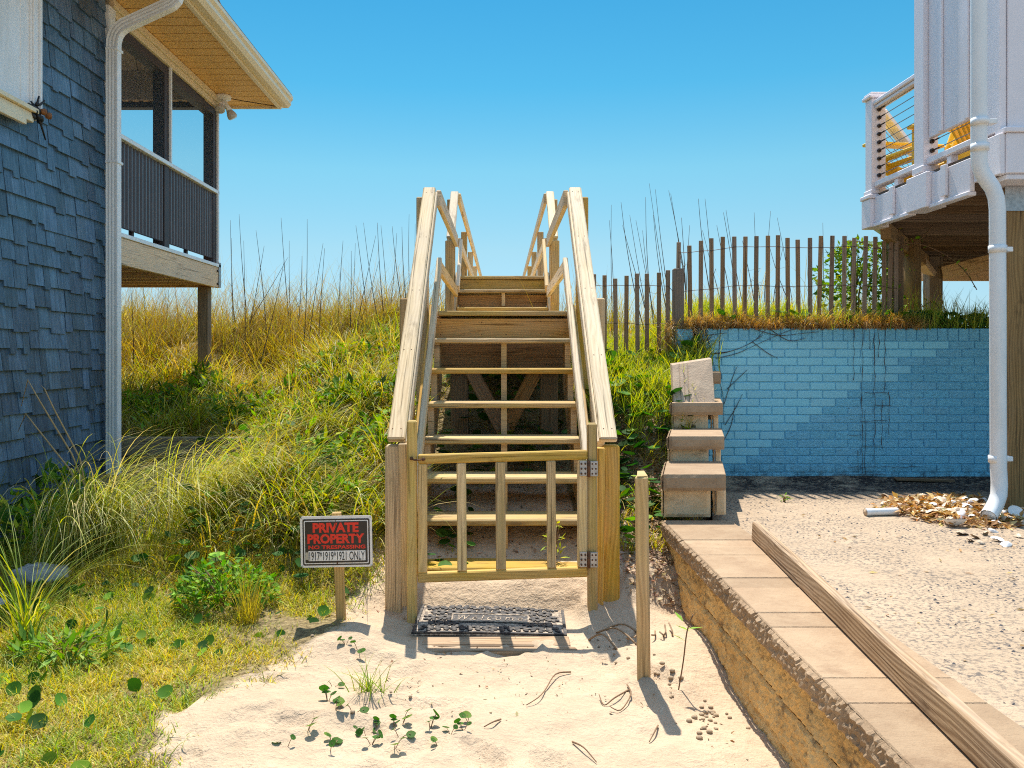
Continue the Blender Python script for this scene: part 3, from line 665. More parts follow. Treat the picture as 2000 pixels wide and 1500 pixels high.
def sp(u, v, d=0.0):   # u, v in 0..1 from the lower left
    a, b = (u - .5) * AW, (v - .5) * AH; return Vector((SC.x + a * math.cos(tl) - b * math.sin(tl), 4.195 - d, SC.z + b * math.cos(tl) + a * math.sin(tl)))
def rrect(m, u0, v0, u1, v1, d, r=.012, th=.0008):
    poly = []; ru, rv = r / AW, r / AH
    for cu, cv, a0 in ((u1 - ru, v1 - rv, 0), (u0 + ru, v1 - rv, 90), (u0 + ru, v0 + rv, 180), (u1 - ru, v0 + rv, 270)):
        for k in range(5): a = R(a0 + k * 22.5); poly.append(sp(cu + ru * math.cos(a), cv + rv * math.sin(a), d))
    m.prism(poly, (0, -th, 0))
one('stake', M['post'], lambda m: m.board((SC.x + .028, 4.222, -.15), (SC.x - .005, 4.222, SC.z + .14), .046, .03, (0, 1, 0), .004), SN)
pn = one('panel', M['signwhite'], lambda m: rrect(m, 0, 0, 1, 1, 0, .014, .0025), SN)
one('border', M['signblack'], lambda m: rrect(m, .032, .04, .968, .945, .003, .009), pn)
one('border', M['signwhite'], lambda m: rrect(m, .052, .07, .948, .915, .0042, .006), pn)
one('border', M['signblack'], lambda m: rrect(m, .066, .09, .934, .895, .0054, .004), pn)
one('number_strip', M['signwhite'], lambda m: rrect(m, .112, .13, .905, .325, .0066, .002), pn)
one('tag', M['steel'], lambda m: rrect(m, .07, .155, .105, .30, .0066, .002), pn)
def word(body, u0, u1, v0, v1, d, mat, bold=0.0):
    v, f = textmesh(body, (u1 - u0) * AW, (v1 - v0) * AH, bold)
    m = MB(); m.add([sp(u0 + a[0] / AW, v0 + a[1] / AH, d + a[2]) for a in v], f); return m.build('lettering', mat, pn)
word('PRIVATE', .175, .815, .68, .872, .0068, M['signred'], .045); word('PROPERTY', .10, .892, .465, .655, .0068, M['signred'], .045)
word('NO TRESPASSING', .112, .905, .36, .435, .0068, M['signred'], .03); word('1917*1919*1921 ONLY', .125, .895, .14, .315, .008, M['black'], 0.004)
one('rust_stain', M['rust'], lambda m: (m.prism([sp(.488, .80, .0072), sp(.497, .80, .0072), sp(.496, .93, .0072), sp(.491, .93, .0072)], (0, -.0004, 0)), m.prism([sp(.50, .05, .0086), sp(.516, .06, .0086), sp(.522, .11, .0086), sp(.507, .12, .0086)], (0, -.0004, 0))), pn)
one('screw', M['steel'], lambda m: [m.tube([sp(u, v, .002), sp(u, v, .005)], .003, 8) for u in (.02, .98) for v in (.03, .97)], SN)
# ---------------------------------------------------------------- stake
one_ = thing('wooden_stake', (.616, 3.53, 0), 'tall slim wooden stake standing in the sand in front of the block wall', 'stake')
one('stake', M['post'], lambda m: m.board((.628, 3.53, -.15), (.616, 3.53, .855), .053, .05, (0.25, 1, 0), .005), one_)
one('top', M['rail'], lambda m: m.prism([(.594, 3.51, .855), (.638, 3.51, .857), (.630, 3.55, .873), (.602, 3.55, .872)], (0, 0, .004)), one_)
# ---------------------------------------------------------------- doormat
DM = thing('doormat', (-.02, 4.3, .0), 'black rubber welcome mat with flower pattern half covered in sand', 'doormat')
MX0, MX1, MY0, MY1 = -.40, .365, 4.085, 4.52
def mp(u, v, z):   # u along, v depth; lies a little skewed on the sand
    x = MX0 + u * (MX1 - MX0) + .016 * v - .012 * u; y = MY0 + v * (MY1 - MY0); return Vector((x, y, .012 + .012 * math.sin(u * 3 + 1) * .6 + .012 * v + z))
def sheet(m, u0, v0, u1, v1, z, th):
    n = 12; vs = []; fs = []
    for k in range(n + 1):
        u = u0 + (u1 - u0) * k / n
        vs += [mp(u, v0, z), mp(u, v1, z), mp(u, v1, z - th), mp(u, v0, z - th)]
    for k in range(n):
        a, b = 4 * k, 4 * k + 4
        fs += [[a, b, b + 1, a + 1], [a + 3, b + 3, b, a], [a + 1, b + 1, b + 2, a + 2]]
    fs += [[0, 1, 2, 3], [4 * n + 3, 4 * n + 2, 4 * n + 1, 4 * n]]
    m.add(vs, fs)
t = NT('rubber'); p = t.gpos(); d = t.ramp(t.noise(p, 40, 4, .7), (.50, 0.0), (.66, .5)); M['rubber'] = t.done(t.mix(d, (.022, .022, .026), (.34, .28, .21)), .55, .4)
t = NT('sandy rubber'); p = t.gpos(); d = t.ramp(t.noise(p, 60, 4, .7), (.42, .1), (.62, .95)); M['sandrubber'] = t.done(t.mix(d, (.12, .10, .09), (.58, .47, .35)), .9, .1)
one('base', M['sandrubber'], lambda m: sheet(m, 0, 0, 1, 1, -.003, .01), DM)
def bord(m):
    sheet(m, 0, 0, 1, .035, .004, .009); sheet(m, 0, .965, 1, 1, .004, .009); sheet(m, 0, .036, .02, .964, .004, .009); sheet(m, .98, .036, 1, .964, .004, .009)
one('border', M['rubber'], bord, DM)
def petals(m):
    def petal(cx, cy, a, l, w):
        ring = []
        for k in range(10):
            q = 2 * math.pi * k / 10; px_ = l * (.62 + .42 * math.cos(q)); py_ = w * math.sin(q) * (.75 + .3 * math.cos(q)); ring.append((cx + (px_ * math.cos(a) - py_ * math.sin(a)), cy + (px_ * math.sin(a) + py_ * math.cos(a))))
        vs = [mp((x - MX0) / (MX1 - MX0), (y - MY0) / (MY1 - MY0), .003) for x, y in ring] + [mp((x - MX0) / (MX1 - MX0), (y - MY0) / (MY1 - MY0), -.004) for x, y in ring]
        m.add(vs, [list(range(10))] + [[i, 10 + i, 10 + (i + 1) % 10, (i + 1) % 10] for i in range(10)])
    for row, yy in enumerate(np.linspace(MY0 + .065, MY1 - .06, 5)):
        n = 9 if row % 2 == 0 else 8
        for k in range(n):
            xx = MX0 + .065 + (k + (.5 if row % 2 else 0)) * (MX1 - MX0 - .13) / 8
            if -.215 < xx < .175 and 4.225 < yy < 4.365: continue
            a0 = random.uniform(0, 1)
            for q in range(8):
                a = a0 + q * math.pi / 4; x2, y2 = xx + .037 * math.cos(a), yy + .037 * math.sin(a)
                if MX0 + .03 < x2 < MX1 - .03 and MY0 + .03 < y2 < MY1 - .03: petal(xx, yy, a, .04, .0125)
one('flower_relief', M['rubber'], petals, DM)
uA, uB, vA, vB = .235, .755, .345, .605
pl = one('word_panel', M['rubber'], lambda m: sheet(m, uA, vA, uB, vB, .003, .006), DM)
one('frame', M['sandrubber'], lambda m: (sheet(m, uA, vA, uB, vA + .022, .0055, .003), sheet(m, uA, vB - .022, uB, vB, .0055, .003), sheet(m, uA, vA + .023, uA + .008, vB - .023, .0055, .003), sheet(m, uB - .008, vA + .023, uB, vB - .023, .0055, .003)), pl)
def wel(m):
    v, f = textmesh('W e l c o m e', (uB - uA) * .84, (vB - vA) * .62, -.002, .25, ext=.001)
    m.add([mp(uA + (uB - uA) * .08 + a[0], vA + (vB - vA) * .19 + a[1], .0045 + a[2]) for a in v], f)
one('lettering', M['sandrubber'], wel, pl)
# planks buried in the sand in front of the mat
bp = thing('buried_planks', (0, 3.95, 0), 'pale wooden planks mostly buried in the sand in front of the doormat', 'planks')
one('plank', M['lumber'], lambda m: m.board((-.50, 4.03, -.0165), (.36, 4.02, -.0145), .13, .035, (0, 0, 1), .004), bp)
one('plank', M['lumber'], lambda m: m.board((-.48, 3.92, -.0175), (.38, 3.915, -.0155), .05, .035, (0, 0, 1), .004), bp)
# ---------------------------------------------------------------- blue brick wall
t = NT('blue painted brick'); p = t.gpos()
rk = t.noise(t.mapping(p, (26, 26, 55)), 1.0, 5, .65, 1.5); bl = t.noise(p, 1.1, 3, .5)
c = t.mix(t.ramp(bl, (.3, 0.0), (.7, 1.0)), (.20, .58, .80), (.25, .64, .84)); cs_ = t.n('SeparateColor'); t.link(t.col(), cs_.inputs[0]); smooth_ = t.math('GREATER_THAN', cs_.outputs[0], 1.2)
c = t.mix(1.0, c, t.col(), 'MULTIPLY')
c = t.mix(t.ramp(t.noise(t.mapping(p, (16, 16, 2.2)), 1.0, 5, .7), (.64, 0.0), (.78, .45)), c, (.22, .25, .28))
sep = t.n('SeparateXYZ'); t.link(p, sep.inputs[0])
gd = t.math('MULTIPLY', t.ramp(sep.outputs[2], (.30, 1.0), (.46, 0.0)), t.ramp(t.noise(p, 14, 5, .7), (.45, 0.0), (.6, 1.0)))
c = t.mix(t.math('MULTIPLY', gd, .75), c, (.06, .06, .06)); t.bump(t.math('MULTIPLY', rk, t.math('SUBTRACT', 1.0, t.math('MULTIPLY', smooth_, .85))), .9, .014); M['brick'] = t.done(c, .42, .45)
BW = thing('brick_wall', (2.8, 7.1, .3), 'low brick wall painted light blue under the sand fence', 'wall')
def bricks(m):
    x0, x1, zt = 1.70, 4.6, 1.578
    m.bx(x0, x1, 7.102, 7.16, .0, zt - .004, .003, (.93, .95, .96))
    zz = zt - .108; n = 0
    x = x0
    while x < x1 - .02:      # soldier course on top
        k = random.uniform(.92, 1.06); m.bx(x + .003, x + .085, 7.091, 7.16, zt - .104, zt, .004, (k, k, k)); x += .088
    while zz > .1:
        x = x0 - (.105 if n % 2 else 0)
        while x < x1:
            a, b = max(x, x0), min(x + .2055, x1)
            if b - a > .02:
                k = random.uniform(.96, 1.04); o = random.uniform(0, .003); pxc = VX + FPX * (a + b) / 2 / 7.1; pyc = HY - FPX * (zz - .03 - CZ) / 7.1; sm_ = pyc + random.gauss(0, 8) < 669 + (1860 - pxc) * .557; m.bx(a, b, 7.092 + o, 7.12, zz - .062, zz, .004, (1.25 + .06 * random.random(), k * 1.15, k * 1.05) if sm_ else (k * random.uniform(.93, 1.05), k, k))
            x += .2125
        zz -= .069; n += 1
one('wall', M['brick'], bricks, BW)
def pier(m):
    m.bx(1.535, 1.66, 7.06, 7.3, .3, 1.57, .006, (1.05, 1.05, 1.05))
    for k in range(6): m.bx(1.531, 1.664, 7.052, 7.3, 1.05 + k * .085, 1.125 + k * .085, .006, (1.08, 1.06, 1.05))
one('pier', M['brick'], pier, BW)
# ---------------------------------------------------------------- block retaining wall with stepped end
def blockmat(name, a, b, stain, sfac):
    t = NT(name); p = t.gpos(); n1 = t.noise(p, 6, 5, .7); n2 = t.noise(p, 70, 4, .75); n3 = t.noise(t.mapping(p, (7, 7, 13)), 1.0, 8, .78)
    c = t.mix(t.ramp(n1, (.35, 0.0), (.65, 1.0)), a, b); c = t.mix(t.ramp(n3, (.52, 0.0), (.66, sfac)), c, stain)
    c = t.mix(t.ramp(n2, (.62, 0.0), (.74, .5)), c, tuple(x * .45 for x in a)); hv = t.n('HueSaturation'); t.link(c, hv.inputs['Color']); t.link(t.math('ADD', t.math('MULTIPLY', t.rnd(), .24), .88), hv.inputs['Value'])
    t.bump(t.math('ADD', n2, t.math('MULTIPLY', n1, .5)), .5, .012); return t.done(hv, .9, .15)
M['cap'] = blockmat('cap stone', (.33, .225, .14), (.40, .285, .18), (.22, .135, .08), .4)
M['block'] = blockmat('split block', (.72, .45, .17), (.80, .57, .27), (.16, .10, .06), .85)
M['stepblock'] = blockmat('step block', (.74, .52, .30), (.82, .62, .40), (.26, .18, .11), .6)
M['slab'] = blockmat('concrete slab', (.42, .31, .22), (.50, .38, .27), (.2, .15, .12), .4)
RW = thing('retaining_wall', (1.1, 3.5, 0), 'tan concrete block retaining wall with stepped end beside the sand path', 'wall')
def stone(m, x0, x1, y0, y1, z0, z1, rough='left', amp=.014):
    """a block whose left and front faces are split rough"""
    m.bx(x0 + .016, x1, y0 + (.014 if 'front' in rough else 0), y1, z0, z1, .004)
    if 'left' in rough:
        n = max(6, int((y1 - y0) / .011)); k = max(4, int((z1 - z0) / .011))
        def fn(u, v):
            e = min(1, .35 + u * 30, .35 + (1 - u) * 30, .35 + v * 9, .35 + (1 - v) * 9); y = y0 + .001 + (y1 - y0 - .002) * u; z = z0 + .001 + (z1 - z0 - .002) * (1 - v)
            r = amp * (fbm(y * 14, z * 18, x0 * 5, 3) * .6 + 1.0 * fbm(y * 60, z * 60, 3, 3))
            return (x0 + .017 - e * (.016 + r), y, z)
        m.grid(fn, n, k, None, False)
    if 'front' in rough:
        n = max(6, int((x1 - x0) / .02)); k = max(4, int((z1 - z0) / .018))
        def fn2(u, v):
            e = min(1, .35 + u * 30, .35 + (1 - u) * 30, .35 + v * 9, .35 + (1 - v) * 9); x = x0 + .016 + (x1 - x0 - .018) * u; z = z0 + .001 + (z1 - z0 - .002) * v
            return (x, y0 + .015 - e * (.014 + amp * .8 * fbm(x * 14, z * 16, y0 * 3, 4)), z)
        m.grid(fn2, n, k, None, False)
# cap stones running towards the camera
ys_ = [4.80]
for L in (.50, .175, .15, .40, .145, .335, .16, .46, .18, .4, .16, .42, .4, .4, .4): ys_.append(ys_[-1] - L)
for i in range(len(ys_) - 1):
    b, a = ys_[i], ys_[i + 1]; dz = random.uniform(-.0015, .0015)
    one('cap_stone', M['cap'], lambda m: stone(m, .945, 1.345, a + .0015, b - .0015, .33, .42 + dz, 'left', .009), RW)
# block courses below
for z0, z1, x0 in ((.175, .328, .985), (.02, .173, .985), (-.30, .018, .988)):
    y = 4.86 - (.2 if abs(z0 - .02) < .01 else 0)
    if y < 4.86: one('block', M['block'], lambda m: stone(m, x0, 1.3, 4.66, 4.86, z0, z1, 'left', .008), RW)
    while y > -.6:
        L = random.choice([.42, .42, .30, .46]); one('block', M['block'], lambda m: stone(m, x0, 1.3, y - L + .001, y - .001, z0, z1, 'left', .008), RW); y -= L
# stepped end: block, cap, block, cap ...
def stepb(name, mat, px0, px1, D0, D1, z0, z1, amp):
    def f(m):
        xa, xb_ = (px0 - VX) * D0 / FPX, (px1 - VX) * D0 / FPX
        stone(m, xa, xb_, D0, D1, z0, z1, 'left front', amp)
        sh = .5 * (px0 + px1 - 2 * VX) / FPX; m.v = [(x + sh * (y - D0), y, z) for x, y, z in m.v]      # the stepped end bends away to the right
    return one(name, M[mat], f, RW)
stepb('step_block', 'stepblock', 1291, 1388, 4.88, 5.5, .421, .585, .006)
stepb('step_block', 'stepblock', 1392, 1418, 4.95, 5.5, .421, .585, .006)
stepb('cap_stone', 'cap', 1290, 1418, 4.80, 5.40, .587, .680, .006)
stepb('step_block', 'stepblock', 1304, 1384, 5.42, 6.0, .60, .755, .006)
stepb('step_block', 'stepblock', 1392, 1408, 5.45, 6.0, .60, .755, .006)
stepb('cap_stone', 'cap', 1302, 1415, 5.36, 5.95, .757, .842, .006)
stepb('step_block', 'stepblock', 1311, 1383, 5.97, 6.6, .80, .935, .006)
stepb('step_block', 'stepblock', 1388, 1403, 6.0, 6.6, .80, .935, .006)
stepb('cap_stone', 'cap', 1307, 1412, 5.91, 6.6, .937, 1.022, .006)
stepb('step_block', 'stepblock', 1325, 1395, 6.62, 7.05, .85, 1.13, .006)
stepb('cap_stone', 'cap', 1320, 1408, 6.56, 7.04, 1.132, 1.222, .006)
# loose slab leaning on the top step
SB = thing('concrete_slab', P(1353, 785, 6.02), 'loose grooved concrete slab standing upright on the top step of the block wall', 'slab')
def slab(m):
    q = [P(1313, 713, 6.30), P(1390, 701, 6.30), P(1396, 785.5, 6.02), P(1316, 785.5, 6.02)]
    cols = [0, .16, .19, .27, .30, .37, .40, 1.0]; lo = {1: 0, 3: 0, 5: 0}
    for i in range(7):
        a, b = cols[i], cols[i + 1]; dy = .008 if i in (1, 3, 5) else 0
        ta, tb_ = q[0].lerp(q[1], a), q[0].lerp(q[1], b); ba, bb = q[3].lerp(q[2], a), q[3].lerp(q[2], b)
        o = Vector((0, dy, 0)); m.prism([ta + o, tb_ + o, bb + o, ba + o], (0, .075 - dy, .01))
one('slab', M['slab'], slab, SB)
# grey plank lying on edge on the caps
LB = thing('plank', (1.2, 3, .42), 'long grey wooden plank lying on edge on top of the block wall', 'plank')
one('plank', M['lumber'], lambda m: m.board((1.312 + .02, 4.30, .467), (1.035, .9, .467), .04, .089, (0.06, 0, 1), .005), LB)
# ---------------------------------------------------------------- white elevated house, right
XR = 3.15
H2 = thing('elevated_house', (4.2, 5.5, .35), 'white house raised on wooden piles with a cable railed deck', 'house')
one('pile', M['pile'], lambda m: m.board((3.46, 5.63, -.1), (3.46, 5.63, 2.46), .2, .2, (0, 1, 0), .012), H2)
one('wall', M['mauve'], lambda m: (m.bx(3.245, 9, 5.33, 5.45, 2.78, 9, .004), m.bx(3.235, 3.36, 5.451, 5.68, 2.78, 9, .004), m.bx(4.9, 9, 5.46, 6.9, 2.79, 9, .004)), H2)
one('corner_board', M['mauve'], lambda m: (m.bx(3.20, 3.242, 5.345, 5.62, 2.78, 9, .004),), H2)
one('skirt_band', M['mauve'], lambda m: (m.bx(3.215, 9, 5.30, 5.4, 2.50, 2.755, .006), m.bx(3.20, 9, 5.285, 5.4, 2.756, 2.79, .006), m.bx(3.225, 9, 5.315, 5.6, 2.465, 2.498, .004), m.bx(3.18, 3.213, 5.31, 5.6, 2.50, 2.755, .004)), H2)
one('pile_cap', M['steel'], lambda m: m.bx(3.34, 3.60, 5.52, 5.525, 2.3, 2.462, .002), H2)
def privacy(m):
    m.bx(3.185, 3.225, 5.63, 6.19, 2.945, 9, .004)
    m.bx(3.172, 3.184, 5.66, 5.70, 2.95, 9, .003); m.bx(3.168, 3.184, 5.985, 6.03, 2.95, 9, .003)
one('privacy_panel', M['mauve'], privacy, H2)
one('column', M['mauve'], lambda m: (m.bx(XR, 3.26, 6.20, 6.34, 2.70, 9, .006), m.bx(XR - .012, 3.27, 6.19, 6.35, 2.70, 2.75, .006)), H2)
one('newel_base', M['mauve'], lambda m: (m.bx(XR - .02, 3.28, 6.12, 6.42, 2.43, 2.69, .006)), H2)
nw = one('newel_post', M['mauve'], lambda m: (m.bx(XR, 3.27, 7.05, 7.17, 2.70, 3.50, .005), m.bx(XR - .01, 3.28, 7.04, 7.18, 2.70, 2.735, .005)), H2)
one('cap', M['mauve'], lambda m: (m.bx(XR - .022, 3.292, 7.028, 7.192, 3.502, 3.53, .006), m.bx(XR - .01, 3.28, 7.04, 7.18, 3.531, 3.55, .008)), nw)
one('newel_base', M['mauve'], lambda m: (m.bx(XR - .02, 3.29, 7.03, 7.20, 2.42, 2.66, .006), m.bx(XR - .03, 3.30, 7.02, 7.21, 2.661, 2.695, .006)), H2)
for y0, y1 in ((5.62, 6.118), (6.422, 7.028)):
    one('deck_skirt', M['mauve'], lambda m: m.bx(XR + .015, 3.2, y0, y1, 2.45, 2.67, .004), H2); one('skirt_trim', M['mauve'], lambda m: m.bx(XR + .0, 3.21, y0, y1, 2.42, 2.448, .004), H2)
EX0, EY0, EX1, EY1 = 3.22, 7.18, 5.65, 10.85   # the far edge of the deck runs off at an angle
one('deck_skirt', M['mauve'], lambda m: m.board((EX0 + .03, EY0 + .05, 2.56), (EX1, EY1, 2.56), .05, .24, (0, 0, 1), .004), H2)
def deckf(m): m.prism([(3.2, 5.5, 2.672), (9, 5.5, 2.672), (9, EY1, 2.672), (EX1, EY1, 2.672), (EX0, EY0, 2.672), (3.2, 7.1, 2.672)], (0, 0, .03))
one('deck_floor', M['dkwood'], deckf, H2)
for k in range(13):
    y = 5.85 + k * .40; xl = 3.23 if y < 7.1 else EX0 + .06 + (y - EY0) * (EX1 - EX0) / (EY1 - EY0)
    one('joist', M['dkwood'], lambda m: m.bx(xl, 9, y, y + .04, 2.47, 2.67, .003), H2)
one('girder', M['pile'], lambda m: m.board((3.30, 7.12, 2.40), (5.5, 10.5, 2.40), .08, .13, (0, 0, 1), .004), H2)
one('rim_joist', M['beam'], lambda m: m.bx(5.2, 9, 10.86, 10.90, 2.30, 2.53, .003), H2)
one('knee_brace', M['beam'], lambda m: m.board(P(1842, 533, 9.45), P(1985, 497, 9.0), .09, .14, (0, 0, 1), .005), H2)
one('knee_brace', M['beam'], lambda m: m.board(P(1816, 533, 9.5), P(1790, 500, 9.2), .06, .14, (0, 1, 0), .005), H2)
def rpile(m): m.tube([(3.985, 8.1, 1.2), (3.985, 8.1, 2.46)], .098, 16)
one('pile', M['pile'], rpile, H2)
one('pile', M['beam'], lambda m: m.board((4.87, 9.75, 1.2), (4.87, 9.75, 2.46), .06, .14, (0, 1, 0), .005), H2)
one('pile', M['pile'], lambda m: m.board((4.96, 9.55, 1.2), (4.96, 9.55, 2.46), .15, .15, (0, 1, 0), .005), H2)
one('pile', M['dkwood'], lambda m: m.board((3.60, 7.62, 1.3), (3.60, 7.62, 2.42), .13, .13, (0, 1, 0), .005), H2)
# rails and cables
def rails(y0, y1):
    one('top_rail', M['mauve'], lambda m: (m.bx(XR + .01, XR + .11, y0, y1, 3.44, 3.475, .006), m.bx(XR + .025, XR + .095, y0, y1, 3.41, 3.438, .004)), H2) if y0 > 6.3 else None
    one('bottom_rail', M['mauve'], lambda m: m.bx(XR + .02, XR + .10, y0, y1, 2.755, 2.80, .006), H2)
    one('rail_block', M['mauve'], lambda m: m.bx(XR + .035, XR + .085, (y0 + y1) / 2 - .03, (y0 + y1) / 2 + .03, 2.70, 2.754, .003), H2)
    one('skirt_batten', M['mauve'], lambda m: m.bx(XR - .008, XR + .013, (y0 + y1) / 2 - .035, (y0 + y1) / 2 + .035, 2.47, 2.69, .004), H2)
    for k in range(9 if y0 > 6.3 else 2):
        z = 2.855 + k * .0685
        cb = one('cable', M['cable'], lambda m: m.tube([(XR + .06, y0, z), (XR + .06, y1, z)], .0032, 6), H2)
        yy = y1 if y0 > 6.3 else y1
        one('cable_fitting', M['bronze'], lambda m: (m.tube([(XR + .06, yy, z), (XR + .06, yy - .012, z)], .017, 10), m.tube([(XR + .06, yy - .012, z), (XR + .06, yy - .10, z)], .006, 8)), cb)
rails(6.345, 7.045); rails(5.64, 6.195)
# the rail along the slanted far edge
e0, e1 = Vector((EX0 + .12, EY0 + .12, 0)), Vector((EX0 + 1.55, EY0 + 2.2, 0))
one('top_rail', M['mauve'], lambda m: m.board(e0 + Vector((0, 0, 3.45)), e1 + Vector((0, 0, 3.45)), .1, .05, (0, 0, 1), .006), H2)
one('bottom_rail', M['mauve'], lambda m: m.board(e0 + Vector((0, 0, 2.78)), e1 + Vector((0, 0, 2.78)), .08, .045, (0, 0, 1), .006), H2)
one('newel_post', M['mauve'], lambda m: m.board(e1 + Vector((0, 0, 2.7)), e1 + Vector((0, 0, 3.52)), .12, .12, (0, 1, 0), .006), H2)
for k in range(9):
    z = 2.855 + k * .0685; one('cable', M['cable'], lambda m: m.tube([e0 + Vector((0, 0, z)), e1 + Vector((0, 0, z))], .0032, 6), H2)
# round downpipe
dp = [(3.042, 5.30, 9), (3.042, 5.30, 2.63), (3.045, 5.30, 2.56), (3.063, 5.30, 2.50), (3.09, 5.29, 2.45), (3.117, 5.28, 2.40), (3.135, 5.275, 2.34), (3.14, 5.27, 2.27), (3.14, 5.26, .66), (3.14, 5.25, .56), (3.13, 5.24, .49), (3.10, 5.22, .44), (3.06, 5.19, .405), (3.02, 5.16, .375)]
pp = one('downspout', M['whitepipe'], lambda m: m.tube(dp, .047, 22, False), H2)
one('outlet', M['whitepipe'], lambda m: (m.tube([(3.02, 5.16, .375), (3.045, 5.178, .392), (3.08, 5.205, .42)], [.040, .039, .03], 18)), pp)
for z, x in ((2.82, 3.042), (2.02, 3.14), (.71, 3.14), (2.66, 3.042)):
    one('strap' if z != 2.66 else 'coupling', M['whitepipe'], lambda m: (m.tube([(x, 5.29 if z > 2.5 else 5.268, z - .022), (x, 5.29 if z > 2.5 else 5.268, z + .022)], .053, 20), m.bx(x + .045, x + .10, 5.27, 5.33, z - .015, z + .015, .003) if z != 2.66 else None), pp)
# yellow chairs on the deck
def chair(loc, rz, label):
    c = thing('adirondack_chair', loc, label, 'chair', None)
    L = Vector(loc); ca, sa = math.cos(rz), math.sin(rz)
    def q(x, y, z): return Vector((L.x + x * ca - y * sa, L.y + x * sa + y * ca, L.z + z))
    for s in (-1, 1):
        one('front_leg', M['yellow'], lambda m: m.board(q(s * .28, -.36, 0), q(s * .28, -.36, .54), .10, .035, (ca, sa, 0), .005), c)
        one('rear_leg', M['yellow'], lambda m: m.board(q(s * .245, -.36, .36), q(s * .245, .46, .05), .03, .12, (0, 0, 1), .005), c)
        one('armrest', M['yellow'], lambda m: m.board(q(s * .31, -.44, .56), q(s * .31, .30, .56), .14, .028, (0, 0, 1), .006), c)
        one('arm_bracket', M['yellow'], lambda m: m.prism([q(s * .33, -.36, .54), q(s * .41 if s > 0 else s * .41, -.36, .54), q(s * .33, -.36, .38)], q(0, .03, 0) - q(0, 0, 0)), c)
    one('seat', M['yellow'], lambda m: [m.board(q(-.27, -.34 + k * .11, .40 - k * .042), q(.27, -.34 + k * .11, .40 - k * .042), .095, .025, (0, 0, 1), .005) for k in range(6)], c)
    bk = one('backrest', M['yellow'], lambda m: [m.board(q(k * .095, .20, .22), q(k * .118, .47, .98 - abs(k) ** 1.6 * .045), .085, .025, (0, -1, .35), .02) for k in (-2, -1, 0, 1, 2)], c)
    one('back_support', M['yellow'], lambda m: (m.board(q(-.27, .33, .52), q(.27, .33, .52), .03, .08, (0, 0, 1), .004), m.board(q(-.24, .42, .80), q(.24, .42, .80), .03, .07, (0, 0, 1), .004)), c)
    return c
chair((3.86, 7.42, 2.704), R(-80), 'yellow adirondack chair near the deck corner with its back to the house')
chair((3.78, 6.25, 2.704), R(75), 'yellow adirondack chair behind the low gap under the white deck panel')
# ---------------------------------------------------------------- sand fence
SF = thing('sand_fence', (2.3, 7.22, 1.5), 'wood slat sand fence joined by wires above the blue wall', 'fence')
z8 = lambda x, y: (1140 + x / 2.326, 400 + y / 2.326)
rx = [432, 480, 533, 580, 632, 684, 735, 785, 837, 883, 926, 972, 1028, 1078, 1130, 1185, 1230, 1282, 1325, 1365, 1397, 1420]
rt = [170, 185, 163, 152, 145, 144, 144, 142, 140, 138, 150, 158, 150, 141, 140, 141, 150, 142, 145, 165, 150, 165]
lx = [47, 95, 143, 195, 242, 287, 342, 383]; lt = [315, 320, 335, 322, 312, 313, 308, 297]
tops = {}
for i, (x, y) in enumerate(list(zip(rx, rt)) + list(zip(lx, lt))):
    px, py = z8(x, y); right = i < len(rx)
    D = 7.22 + (.04 * (i - 17) if 17 < i < 22 else 0); tp = P(px, py, D); lean = random.uniform(-.012, .012)
    zb = 1.50 if right else ground_z(tp.x, D) - .12
    one('slat', M['slat'], lambda m: m.board((tp.x - .012 * (1 if i > 12 and right else 0) + lean, D, zb), (tp.x, D, tp.z), .036, .012, (0, 1, 0), .002), SF)
    tops[px] = tp
def wirem(m):
    for off, noff in ((.09, 0), (.42, 0), (.68, 1)):
        pts = [tops[k] + Vector((0, -.008, -off)) for k in sorted(tops) if k >= 1325]
        sm = [Vector((p.x, p.y, sum(q.z for q in pts[max(0, i - 2):i + 3]) / len(pts[max(0, i - 2):i + 3]) + random.uniform(-.006, .006))) for i, p in enumerate(pts)]
        m.tube(sm, .0028, 5)
    for off in (.10, .42):
        pts = [tops[k] + Vector((0, -.008, -off)) for k in sorted(tops) if k < 1320]
        sm = [Vector((p.x, p.y, pts[0].z * .3 + .7 * sum(q.z for q in pts) / len(pts) + random.uniform(-.008, .008))) for p in pts] + [P(1324, 570 + off * 100, 7.2)]
        m.tube(sm, .0028, 5)
one('wire', M['wire'], wirem, SF)
one('post', M['fencepost'], lambda m: m.board(tuple(P(1324, 660, 7.19)), tuple(P(1324.5, 525, 7.19)), .086, .086, (0, 1, 0), .006), SF)
